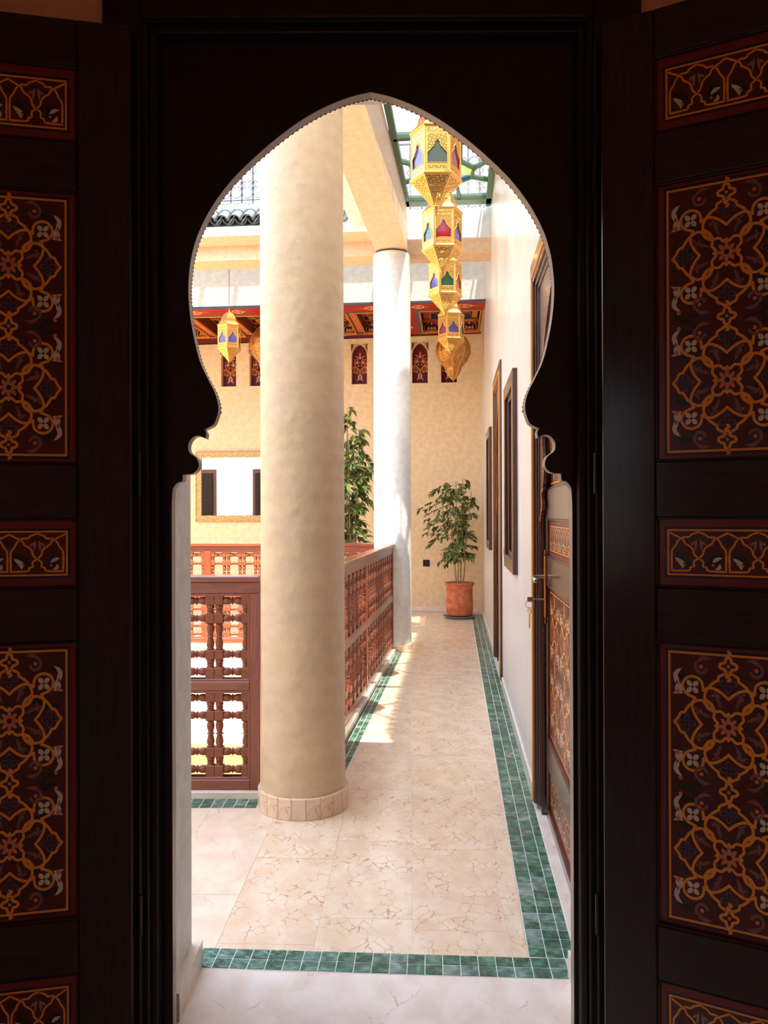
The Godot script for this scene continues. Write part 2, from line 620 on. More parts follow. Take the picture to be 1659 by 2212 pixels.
func tall_column(b: Brush, cx: float) -> void:
	# dark green sprays in the ground
	for s in [-1, 1]:
		for y in [110, 250, 420, 520, 560, 660, 830, 970]:
			b.leaf(Vector2(cx + s * 205, y), Vector2(cx + s * 120, y + 24), 12, LEAFY, 0.15)
			b.leaf(Vector2(cx + s * 90, y - 14), Vector2(cx + s * 150, y + 6), 9, LEAFY, -0.2)
	var R := 205.0
	# one quarter of each interlaced strap, as shares of R: two long loops through the heart and a square with knobbed corners
	var lobes := [[[0.0, 1.02], [0.08, 0.95], [0.17, 0.90], [0.19, 0.83]], [[0.19, 0.83], [0.33, 0.73], [0.43, 0.58], [0.44, 0.47]], [[0.44, 0.47], [0.31, 0.38], [0.26, 0.26], [0.27, 0.14], [0.20, 0.05], [0.24, 0.0]]]
	var knobs := [[[0.0, 0.50], [0.12, 0.60], [0.26, 0.67], [0.38, 0.67], [0.47, 0.62]], [[0.47, 0.62], [0.50, 0.78], [0.63, 0.86], [0.78, 0.83], [0.86, 0.70], [0.80, 0.55], [0.62, 0.47]], [[0.62, 0.47], [0.67, 0.38], [0.67, 0.26], [0.60, 0.12], [0.50, 0.0]], [[0.26, 0.26], [0.38, 0.33], [0.44, 0.47]], [[0.26, 0.26], [0.33, 0.38], [0.47, 0.44]]]
	for cy in [300.0, 780.0]:
		for k in 8:
			var a := PI / 8 + TAU * k / 8
			var d := Vector2.from_angle(a)
			b.leaf(Vector2(cx, cy) + d * R * 0.34, Vector2(cx, cy) + d * R * 0.66, 7, MAUVE)
			b.flower(cx + d.x * R * 0.62, cy + d.y * R * 0.62, 20, 3, 6, MAUVE, a - 0.4)
		for pass_ in 2:
			var rad := 8.0 if pass_ == 0 else 5.6
			var col := LEAFY.darkened(0.3) if pass_ == 0 else GOLD
			for q in [lobes, knobs]:
				for turn in (2 if q == lobes else 1):
					for sx in [-1.0, 1.0]:
						for sy in [-1.0, 1.0]:
							for seg in q:
								var pts := []
								for e in seg:
									var w := Vector2(e[0] * sx, e[1] * sy) * R
									pts.append(Vector2(cx, cy) + (Vector2(w.y, w.x) if turn == 1 else w))
								b.line(smooth_line(pts, 5), rad, col)
		for k in 4:
			var d := Vector2.from_angle(PI / 2 * k)
			b.flower(cx + d.x * R * 0.78, cy + d.y * R * 0.78, 34, 4, 10, MAUVE.lightened(0.2), 0)
			b.flower(cx + d.x * R * 0.78, cy + d.y * R * 0.78, 32, 4, 8.5, BLUE, 0)
			var e := Vector2.from_angle(PI / 2 * k + PI / 4)
			b.flower(cx + e.x * R * 0.95, cy + e.y * R * 0.95, 30, 4, 9.5, CREAM, PI / 4)
		b.flower(cx, cy, 42, 8, 8, PEACH)
		b.dot(cx, cy, 17, PEACH)
		b.dot(cx, cy, 10, LEAFY)
	for cy in [76.0, 540.0, 1004.0]:
		for rad in [[9.0, LEAFY], [7.0, GOLD]]:
			var q := []
			for k in 61:
				var a := TAU * k / 60
				q.append(Vector2(cx, cy) + Vector2.from_angle(a) * 26 * (1.0 + 0.28 * cos(4 * a)))
			b.line(q, rad[0] * 0.8, rad[1])
		b.flower(cx, cy, 18, 4, 5, LEAFY, 0)
		b.dot(cx, cy, 7, PEACH)
		for s in [-1, 1]:
			var tw := []
			for k in 13:
				tw.append(Vector2(cx + 8 * sin(k * PI / 6.0), cy + s * (32 + k * 1.8)))
			b.line(tw, 5, GOLD)
	for s in [-1, 1]:
		for y in [150.0, 450.0, 630.0, 930.0]:
			var f := 1.0 if (y == 150.0 or y == 630.0) else -1.0
			var x: float = cx + s * 196
			b.leaf(Vector2(x - s * 18, y - f * 56), Vector2(x + s * 6, y + f * 6), 9, CREAM, 0.22 * s * f)
			b.leaf(Vector2(x + s * 18, y - f * 30), Vector2(x - s * 2, y + f * 4), 5, CREAM, -0.2 * s * f)
			b.leaf(Vector2(x - s * 4, y - f * 6), Vector2(x + s * 22, y + f * 44), 9, CREAM, -0.35 * s * f)
			b.leaf(Vector2(x, y + f * 2), Vector2(x - s * 22, y + f * 40), 10, CREAM, 0.3 * s * f)
			b.dot(x, y + f * 34, 9, PEACH)
		for y in [84.0, 486.0, 594.0, 996.0]:
			var f := 1.0 if (y == 84.0 or y == 594.0) else -1.0
			var x: float = cx + s * 104
			var curl := []
			for k in 15:
				curl.append(Vector2(x, y) + Vector2.from_angle(-0.6 + k * 0.24) * Vector2(s * 22, f * 24))
			b.line(curl, 6, MAUVE)
			b.leaf(Vector2(x - s * 40, y - f * 30), Vector2(x + s * 20, y - f * 8), 8, MAUVE, 0.2 * s * f)
			b.dot(x, y, 8, PEACH)
		for y in [510.0, 570.0]:
			b.dot(cx + s * 186, y, 8, PEACH)


func paint_low(name_: String, cells: int) -> void:
	# a low door panel: an arcade of lobed arches
	var W := 560 + (cells - 2) * 224
	var H := 310
	var b := Brush.new(W, H, BORDER)
	b.rect(34, 44, W - 34, H - 44, NAVY)
	b.rect(44, 54, W - 44, H - 54, GOLD)
	b.rect(52, 62, W - 52, H - 62, MAROON)
	var cw := (W - 112.0) / cells
	for cell in cells:
		var x0 := 56 + cell * cw
		var yt := 66.0
		var ch := H - 132.0
		for m in [0, 1]:
			var P := func(u: float, v: float) -> Vector2: return Vector2(x0 + cw * (1 - u if m else u), yt + v * ch)
			b.leaf(P.call(0.12, 0.50), P.call(0.34, 0.9), 22, LEAFY)
			b.leaf(P.call(0.09, 0.62), P.call(0.26, 0.74), 8, CREAM, 0.1)
			b.leaf(P.call(0.14, 0.76), P.call(0.22, 0.90), 7, CREAM, -0.3)
			b.dot(P.call(0.25, 0.80).x, P.call(0.25, 0.80).y, 6, PEACH)
			b.leaf(P.call(0.36, 0.32), P.call(0.46, 0.22), 5, MAUVE.lightened(0.2))
			b.leaf(P.call(0.44, 0.46), P.call(0.47, 0.16), 5, MAUVE.lightened(0.2))
			b.leaf(P.call(0.02, 0.2), P.call(0.10, 0.3), 8, BLUE)
			for st in [[[0.03, 0.95], [0.03, 0.5], [0.07, 0.38], [0.10, 0.33], [0.14, 0.22], [0.22, 0.13], [0.33, 0.12], [0.38, 0.06], [0.5, 0.0]], [[0.5, 0.64], [0.43, 0.55], [0.40, 0.42], [0.33, 0.33], [0.27, 0.28], [0.24, 0.2], [0.2, 0.16], [0.0, 0.02]], [[0.5, 0.64], [0.42, 0.72], [0.42, 0.83], [0.36, 0.86], [0.32, 0.94], [0.03, 0.95]]]:
				var pts := []
				for q in st:
					pts.append(P.call(q[0], q[1]))
				pts = smooth_line(pts, 5)
				b.line(pts, 5.5, LEAFY.darkened(0.3))
				b.line(pts, 4.2, GOLD)
	painted(name_, b, 0.42, 0.4)


func make_paintings() -> void:
	paint_tall("panel_tall", 1)
	paint_low("panel_low", 2)
	paint_tall("panel_tall_wide", 3)
	paint_low("panel_low_wide", 6)
	var OR := Color(0.90, 0.55, 0.16)
	var b: Brush
	# niche back: a flowering spray on dark red
	b = Brush.new(180, 400, Color(0.38, 0.04, 0.05))
	for s in [-1, 1]:
		b.line(smooth_line([Vector2(90, 300), Vector2(90 + s * 8, 250), Vector2(90 + s * 40, 225), Vector2(90 + s * 60, 190), Vector2(90 + s * 42, 160), Vector2(90, 180)]), 3.5, OR)
		b.line(smooth_line([Vector2(90, 130), Vector2(90 + s * 26, 120), Vector2(90 + s * 52, 110)]), 4, OR)
		b.leaf(Vector2(90 + s * 16, 150), Vector2(90 + s * 48, 130), 9, Color(0.2, 0.28, 0.5))
		b.dot(90 + s * 34, 138, 4, Color(0.9, 0.85, 0.8))
		b.flower(90 + s * 34, 178, 14, 4, 5, Color(0.85, 0.7, 0.68))
		b.flower(90 + s * 48, 250, 36, 14, 4, OR)
		b.flower(90 + s * 48, 250, 22, 8, 6, Color(0.16, 0.14, 0.18))
		b.dot(90 + s * 48, 250, 5, Color(0.9, 0.85, 0.8))
		b.leaf(Vector2(90, 285), Vector2(90 + s * 4, 350), 10, Color(0.85, 0.68, 0.62), 0.25 * -s)
		b.leaf(Vector2(90, 330), Vector2(90 + s * 34, 366), 5, Color(0.85, 0.68, 0.62), 0.2 * s)
		b.leaf(Vector2(90 + s * 66, 200), Vector2(90 + s * 78, 160), 5, OR, 0.2)
	b.leaf(Vector2(90, 72), Vector2(90, 128), 9, OR)
	b.flower(90, 128, 16, 4, 5, Color(0.85, 0.68, 0.62))
	b.flower(90, 190, 18, 5, 5, Color(0.2, 0.16, 0.2), PI / 2)
	b.leaf(Vector2(90, 290), Vector2(90, 350), 7, Color(0.3, 0.2, 0.2))
	for s in [-1, 1]:
		for e in [[60, 230, 84, 214], [30, 214, 16, 190], [66, 216, 80, 240], [20, 276, 40, 292], [70, 284, 84, 268], [14, 150, 34, 160], [58, 156, 70, 140]]:
			b.leaf(Vector2(90 + s * e[0], e[1]), Vector2(90 + s * e[2], e[3]), 5, OR, 0.25 * s)
	painted("niche_paint", b, 0.5)
	# niche corner fillers
	b = Brush.new(64, 64, Color(0.32, 0.24, 0.12))
	for k in 5:
		b.leaf(Vector2(6, 6 + k * 12), Vector2(46, 20 + k * 10), 5, Color(0.80, 0.60, 0.28), 0.2)
	b.flower(16, 16, 12, 4, 4, Color(0.75, 0.3, 0.2))
	painted("spandrel_paint", b, 0.5)
	# coffer end wall
	b = Brush.new(128, 112, Color(0.22, 0.06, 0.04))
	b.frame(2, 2, 126, 110, 4, Color(0.80, 0.55, 0.42))
	for s in [-1, 1]:
		b.line(smooth_line([Vector2(64, 12), Vector2(64 + s * 30, 40), Vector2(64 + s * 46, 60), Vector2(64 + s * 46, 106)]), 3, Color(0.85, 0.62, 0.48))
		b.leaf(Vector2(64 + s * 34, 102), Vector2(64 + s * 26, 58), 7, OR, 0.2 * s)
		b.leaf(Vector2(64 + s * 30, 20), Vector2(64 + s * 56, 36), 6, OR, 0.2)
		b.leaf(Vector2(64 + s * 6, 62), Vector2(64 + s * 26, 48), 7, Color(0.2, 0.25, 0.35))
		b.leaf(Vector2(64, 104), Vector2(64 + s * 24, 96), 5, Color(0.75, 0.42, 0.3))
	b.flower(64, 38, 12, 4, 5, Color(0.9, 0.7, 0.6))
	b.flower(64, 82, 13, 4, 5, Color(0.9, 0.7, 0.6))
	painted("coffer_arch", b, 0.5)
	# coffer ceiling field
	b = Brush.new(160, 160, Color(0.36, 0.10, 0.05))
	b.frame(3, 3, 157, 157, 4, Color(0.85, 0.62, 0.45))
	b.frame(10, 10, 150, 150, 3, Color(0.12, 0.08, 0.07))
	for r in [[58, Color(0.10, 0.08, 0.07)], [53, Color(0.92, 0.62, 0.14)]]:
		b.dot(80, 80, r[0], r[1])
	b.flower(80, 80, 44, 8, 8, Color(0.55, 0.22, 0.08))
	b.flower(80, 80, 24, 4, 8, Color(0.15, 0.2, 0.32), PI / 4)
	for x in [26, 134]:
		for y in [26, 134]:
			b.flower(x, y, 22, 5, 6, OR, 0.5)
	painted("coffer_field", b, 0.5)
	# red border boards with cream cartouches
	b = Brush.new(512, 96, Color(0.66, 0.12, 0.07))
	b.rect(0, 0, 512, 12, Color(0.30, 0.32, 0.42))
	b.rect(0, 84, 512, 96, Color(0.30, 0.32, 0.42))
	for s in [[128, 52], [384, 34]]:
		var x: float = s[0]
		b.leaf(Vector2(x - s[1] * 1.9, 48), Vector2(x + s[1] * 1.9, 48), 3, Color(0.9, 0.72, 0.5))
		b.leaf(Vector2(x - s[1], 48), Vector2(x + s[1], 48), 20, Color(0.92, 0.76, 0.55))
		b.leaf(Vector2(x - s[1] * 0.8, 48), Vector2(x + s[1] * 0.8, 48), 14, Color(0.70, 0.25, 0.12) if s[1] > 40 else Color(0.35, 0.35, 0.28))
		b.flower(x, 48, 15, 6, 4, OR)
	painted("red_border", b, 0.5)
	# striped beam
	b = Brush.new(32, 96, Color(0.48, 0.13, 0.06))
	for st in [[0, 8, Color(0.80, 0.52, 0.36)], [8, 20, Color(0.42, 0.12, 0.06)], [20, 28, Color(0.88, 0.5, 0.12)], [28, 34, Color(0.85, 0.65, 0.5)], [34, 62, Color(0.72, 0.24, 0.06)], [62, 68, Color(0.85, 0.65, 0.5)], [68, 76, Color(0.88, 0.5, 0.12)], [76, 88, Color(0.42, 0.12, 0.06)], [88, 96, Color(0.80, 0.52, 0.36)]]:
		b.rect(0, st[0], 32, st[1], st[2])
	for k in 4:
		b.dot(4 + k * 8, 48, 3, Color(0.95, 0.75, 0.4))
	painted("beam_stripes", b, 0.5)
	# blue and yellow bands of the beam ends
	b = Brush.new(16, 96, Color(0.88, 0.55, 0.12))
	for st in [[0, 18, Color(0.22, 0.26, 0.36)], [18, 24, Color(0.95, 0.85, 0.7)], [24, 36, Color(0.92, 0.66, 0.2)], [52, 64, Color(0.95, 0.75, 0.35)], [64, 72, Color(0.95, 0.85, 0.7)], [72, 96, Color(0.24, 0.28, 0.36)]]:
		b.rect(0, st[0], 16, st[1], st[2])
	painted("beam_end", b, 0.5)


# ---------------------------------------------------------------- room and gallery shell

func poly(p: Array) -> PackedVector2Array:
	var out := PackedVector2Array()
	for q in p:
		out.append(Vector2(q[0], q[1]))
	return out


func flat(p: Array, y0: float, y1: float) -> Mb:
	var m := Mb.new()
	m.slab(poly(p), y0, y1, Vector2(rng.randf(), rng.randf()))
	return m


func build_room() -> void:
	var plaster: Material = mats["plaster_room"]
	var w := thing("wall_front", "beige plaster wall around the carved doorway, seen above the left door leaf", "wall", Transform3D(), "", "structure")
	put("wall_panel", flat([[-7.0, 2.3], [-7.0, 2.45], [-2.5, 2.2], [-2.3, 2.09], [-0.62, 2.09], [-0.62, 2.0], [-2.3, 2.0], [-2.5, 2.1]], -0.25, 4.3), plaster, w)
	put("wall_panel", flat([[0.54, 2.0], [0.54, 2.09], [2.1, 2.09], [2.1, 2.0]], -0.25, 4.3), plaster, w)
	put("lintel", flat([[-0.62, 2.0], [-0.62, 2.09], [0.54, 2.09], [0.54, 2.0]], 2.63, 4.3), plaster, w)
	# the gallery side is whitewashed: jambs and soffit of the doorway and the outer face
	var pale: Material = mats["plaster_white"]
	put("jamb", flat([[-0.575, 2.0905], [-0.575, 2.34], [-7.0, 2.68], [-7.0, 2.46], [-2.5, 2.21], [-2.3, 2.0905]], -0.25, 4.3), pale, w)
	put("jamb", flat([[0.56, 2.0905], [0.56, 2.282], [0.60, 2.28], [0.9, 2.26], [2.1, 2.2], [2.1, 2.0905]], -0.25, 4.3), pale, w)
	put("soffit", flat([[-0.575, 2.0905], [-0.575, 2.34], [0.56, 2.281], [0.56, 2.0905]], 2.554, 4.3), pale, w)
	var lw := along(Vector2(-2.3, 2.0), Vector2(-2.3, -2.8))
	var rw2 := along(Vector2(2.1, -2.8), Vector2(2.1, 2.0))
	wall_with_openings("wall_left", "beige plaster side wall of the dark room behind the left leaf", lw, 0.0, 4.8, -0.2, 3.2, 0.25, [[2.5, 4.1, 0.8, 2.4]], plaster)
	wall_with_openings("wall_right", "beige plaster side wall of the dark room behind the right leaf", rw2, 0.0, 4.8, -0.2, 3.2, 0.25, [[0.7, 2.3, 0.8, 2.4]], plaster)
	room_window("window_5", "wooden window in the left wall of the dark room", lw, 2.5, 4.1)
	room_window("window_6", "wooden window in the right wall of the dark room", rw2, 0.7, 2.3)
	tag(put("wall_back", flat([[-2.55, -2.8], [-2.55, -2.6], [2.35, -2.6], [2.35, -2.8]], -0.2, 3.2), plaster), "beige plaster back wall of the dark room behind the viewer", "wall", "", "structure")
	tag(put("ceiling", flat([[-2.5, -2.8], [-2.5, 2.0], [2.3, 2.0], [2.3, -2.8]], 3.05, 3.25), plaster), "plain plaster ceiling of the dark room", "ceiling", "", "structure")
	tag(put("floor", flat([[-2.5, -2.8], [-2.5, 1.95], [2.3, 1.95], [2.3, -2.8]], -0.2, 0.0), mats["marble_pale"]), "pale marble floor of the dark room", "floor", "", "structure")


func room_window(called: String, label: String, at: Transform3D, x0: float, x1: float) -> void:
	var o := thing(called, label, "window", at, "", "structure")
	for x in [x0 + 0.03, (x0 + x1) / 2, x1 - 0.03]:
		put("frame", span(x - 0.03, x + 0.03, 0.8, 2.4, 0.1, 0.15, 0.004), mats["wood_black"], o)
	for y in [0.83, 1.6, 2.37]:
		put("frame", span(x0, x1, y - 0.03, y + 0.03, 0.105, 0.145, 0.004), mats["wood_black"], o)
	put("pane", span(x0 + 0.04, x1 - 0.04, 0.84, 2.36, 0.122, 0.128), mats["glass_clear"], o)


func wall_with_openings(called: String, label: String, at: Transform3D, x0: float, x1: float, y0: float, y1: float, thick: float, openings: Array, mat: Material) -> Node3D:
	# openings: [x0, x1, y0, y1] in the wall's own axes, from left to right; thickness goes to +z
	var w := thing(called, label, "wall", at, "", "structure")
	var x := x0
	for o in openings:
		put("wall_panel", span(x, o[0], y0, y1, 0, thick), mat, w)
		if o[2] > y0:
			put("wall_panel", span(o[0], o[1], y0, o[2], 0, thick), mat, w)
		if o[3] < y1:
			put("wall_panel", span(o[0], o[1], o[3], y1, 0, thick), mat, w)
		x = o[1]
	put("wall_panel", span(x, x1, y0, y1, 0, thick), mat, w)
	return w


func right_wall() -> Transform3D:
	return along(Vector2(wall_x(0), 0), Vector2(wall_x(10), 10))


func build_gallery_shell() -> void:
	var k := sqrt(1.0 + WALL_K * WALL_K)   # metres along the wall per metre ahead
	var rw := right_wall()
	wall_with_openings("wall_right", "burnished white plaster wall with dark doors and windows along the right of the gallery", rw, 2.30 * k, 11.2 * k, -0.25, 4.7, 0.3,
		[[2.36 * k, 3.61 * k, -0.25, 2.43], [4.74 * k, 5.42 * k, 1.06, 2.14], [6.27 * k, 7.27 * k, -0.25, 2.49], [7.9 * k, 8.5 * k, 1.06, 2.14]], mats["plaster_gloss"])
	var base := thing("baseboard_right", "low white marble skirting along the foot of the right wall", "baseboard", rw, "", "structure")
	for s in [[3.72, 6.14], [7.39, 10.85]]:
		put("skirting", span(s[0] * k, s[1] * k, 0, 0.075, -0.013, 0, 0.003), mats["marble_sill"], base)
	# end wall: perpendicular to the gallery, with painted niches cut into it
	var ew := along(Vector2(1.40, 10.85), Vector2(-6.6, 10.85 + 8.0 * WALL_K))
	var niches := []
	for x in [0.905, 0.505, 0.09, -0.34, -0.76, -1.79, -2.2]:
		niches.append((1.40 - x) * k)
	var w := thing("wall_far", "warm peach plaster wall with painted niches at the end of the gallery", "wall", ew, "", "structure")
	var peach: Material = mats["plaster_peach"]
	put("wall_panel", span(-0.3, 8.0, -4.3, 3.166, 0, 0.3), peach, w)
	put("wall_panel", span(-0.3, 8.0, 3.735, 4.4, 0, 0.3), peach, w)
	put("wall_panel", span(-0.3, 8.0, 3.166, 3.735, 0.11, 0.3), peach, w)
	var x := -0.3
	for c in niches:
		put("wall_panel", span(x, c - 0.13, 3.166, 3.735, 0, 0.11), peach, w)
		x = c + 0.13
	put("wall_panel", span(x, 8.0, 3.166, 3.735, 0, 0.11), peach, w)
	var names := ["behind the globe lantern nearest the right corner", "just right of the slender white column", "hidden behind the slender white column", "between the two columns", "behind the right edge of the thick column", "beside the thick column, with a globe lantern before it", "behind the hanging hexagonal lantern on the left"]
	for i in niches.size():
		niche(ew * Transform3D(Basis(), Vector3(niches[i], 3.166, 0)), "dark red painted niche with a pointed arch, " + names[i])
	put("skirting", span(0.0, 2.4, 0, 0.07, -0.014, 0, 0.003), mats["marble_sill"], thing("baseboard_far", "low marble skirting under the end wall behind the flowerpot", "baseboard", ew, "", "structure"))
	# roofs and beams overhead
	var warm: Material = mats["plaster_cream"]
	var near := thing("window_7", "frosted glass roof light over the near end of the gallery", "skylight", Transform3D(), "", "structure")
	for e in [[-0.64, -0.26], [-0.22, 0.16], [0.20, 0.55]]:
		put("pane", flat([[e[0], 2.36], [e[0], 3.36], [e[1], 3.36], [e[1], 2.32]], 4.10, 4.11), mats["glass_milk"], near)
	for fx in [-0.66, -0.24, 0.18, 0.57]:
		put("frame", flat([[fx - 0.02, 2.3], [fx - 0.02, 3.4], [fx + 0.02, 3.4], [fx + 0.02, 2.3]], 4.08, 4.14), mats["green_frame"], near)
	put("frame", flat([[-0.68, 3.36], [-0.68, 3.40], [0.70, 3.40], [0.70, 3.36]], 4.06, 4.14), mats["green_frame"], near)
	tag(put("beam_near", flat([[-0.66, 3.42], [-0.66, 3.88], [-0.36, 3.88], [-0.36, 3.42]], 3.965, 4.4), warm), "short plaster beam over the thick column", "beam", "", "structure")
	var beam := thing("beam_side", "cream plaster beam overhead from the thick column to the slender white one", "beam", Transform3D(), "", "structure")
	put("beam_body", flat([[-0.053 - 0.127 * 4.6, 3.3], [-0.06, 7.95], [0.254, 7.95], [0.248 - 0.124 * 4.6, 3.3]], 3.96, 4.41), warm, beam)
	put("cornice", flat([[-0.053 - 0.127 * 4.4 - 0.2, 3.5], [-0.29, 7.6], [-0.06, 7.6], [-0.053 - 0.127 * 4.4, 3.5]], 4.107, 4.2), mats["plaster_white"], beam)
	var fb := along(Vector2(1.12, 7.84), Vector2(-6.6, 7.84 + 7.72 * WALL_K))
	beam = thing("beam_far", "cream plaster beam crossing the far side of the courtyard over the slender column", "beam", fb, "", "structure")
	put("beam_body", span(0.0, 7.8, 3.96, 4.107, 0, 0.29), warm, beam)
	put("beam_body", span(0.0, 0.86, 4.107, 4.41, 0, 0.29), mats["plaster_white"], beam)
	put("beam_body", span(0.86, 7.8, 4.107, 4.41, 0.0, 0.29), mats["plaster_white"], beam)
	put("cornice", span(0.9, 7.8, 4.107, 4.2, -0.27, 0), warm, beam)
	put("fascia", span(0.9, 7.8, 4.11, 4.2, -0.285, -0.27), mats["plaster_white"], beam)
	# white drop wall over the front edge of the painted ceiling
	var dw := along(Vector2(1.22, 9.2), Vector2(-6.6, 9.2 + 7.8 * WALL_K))
	tag(put("wall_upper", span(-0.05, 7.8, 3.86, 4.5, 0.0, 0.2), mats["plaster_white"], null, dw), "white plaster wall striped with sunlight above the painted ceiling", "wall", "", "structure")
	tag(put("trim_6", span(-0.05, 7.8, 4.5, 4.58, -0.12, 0.2, 0.01), mats["plaster_white"], null, dw), "white coping added out of view to shade the top of the sunlit wall above the painted ceiling", "eave_slab", "", "structure")  # plain slab in place of an unseen tiled eave, added for its shade
	tag(put("ceiling", span(-0.05, 7.8, 4.06, 4.3, 0.2, 1.75), mats["plaster_white"], null, dw), "roof slab over the painted ceiling of the far gallery", "ceiling", "", "structure")


func niche(at: Transform3D, label: String) -> void:
	var o := thing("wall_niche", label, "niche", at, "painted niches on the end wall", "structure")
	var arch := []
	for p in [[0.0, 0.567], [0.03, 0.553], [0.06, 0.527], [0.085, 0.49], [0.103, 0.445], [0.108, 0.40]]:
		arch.append(p)
	for s in [-1.0, 1.0]:
		var pts := [[s * 0.13, 0.569], [s * 0.0, 0.569]]
		for p in arch:
			pts.append([s * p[0], p[1]])
		pts.append([s * 0.108, 0.0])
		pts.append([s * 0.13, 0.0])
		var m := Mb.new()
		m.prism(poly(pts), 0.002, 0.11)
		put("arch_surround", m, mats["plaster_peach"], o)
		var f := Mb.new()
		var q := [[s * 0.115, 0.562], [s * 0.03, 0.562]]
		for p in arch.slice(1):
			q.append([s * (p[0] + 0.009), p[1] + 0.007])
		q.resize(q.size() - 1)
		q.append([s * 0.115, 0.45])
		f.prism(poly(q), -0.006, 0.002)
		for k in f.t.size():
			f.t[k] = Vector2(f.t[k].y * 8.0, -f.t[k].x * 8.0)
		put("painted_corner", f, mats["spandrel_paint"], o)
	var b := Mb.new()
	b.quad(Vector3(-0.108, 0, 0.1), Vector3(0.108, 0, 0.1), Vector3(0.108, 0.567, 0.1), Vector3(-0.108, 0.567, 0.1), Vector3(0, 0, -1), Vector2(0, 1), Vector2(1, 1), Vector2(1, 0), Vector2(0, 0))
	b.box(Vector3(0, 0.2835, 0.104), Vector3(0.216, 0.567, 0.006))
	put("painted_back", b, mats["niche_paint"], o)
	put("edge_strip", span(-0.128, 0.128, -0.012, 0.0, -0.008, 0.02, 0.002), mats["plaster_peach"], o)


# ---------------------------------------------------------------- floor: marble slabs and glazed borders

func strip_tiles(parent: Node3D, at: Transform3D, length: float, rows: Array, pitch: float, single: int, dark_first := false) -> void:
	# rows: widths across +z; tiles run along +x. The first `single` of each row are parts of their own, the rest join by tone
	var joined := [Mb.new(), Mb.new(), Mb.new(), Mb.new(), Mb.new()]
	var shared := {}
	var z := 0.0
	var across := 0.0
	for r in rows:
		across += r
	put("grout_bed", span(0, int(length / pitch) * pitch, -0.012, -0.0004, 0, across), mats["grout_white"], parent, at)
	for r in rows.size():
		for i in int(length / pitch):
			var tone: int = [0, 0, 1, 1, 2, 2, 2, 3][rng.randi() % 8]
			if dark_first and r == 0:
				tone = 4
			var g := 0.0026
			var size := Vector3(pitch - g, 0.012, rows[r] - g)
			var c := Vector3((i + 0.5) * pitch, -0.0051 + rng.randf_range(-0.0003, 0.0003), z + rows[r] * 0.5)
			if i < single:
				var key := "%d %.4f" % [tone, rows[r]]
				if not shared.has(key):
					shared[key] = bx(Vector3(), size, 0.0011).mesh()
				var tilt := Basis.from_euler(Vector3(rng.randf_range(-0.009, 0.009), rng.randf_range(-0.01, 0.01), rng.randf_range(-0.009, 0.009)))
				put("tile", shared[key], mats["zellige_%d" % tone], parent, at * Transform3D(tilt, c))
			else:
				joined[tone].box(c, size, 0.0011)
		z += rows[r]
	for k in joined.size():
		if joined[k].v.size():
			put("far_tiles", joined[k], mats["zellige_%d" % k], parent, at).set_meta("kind", "stuff")


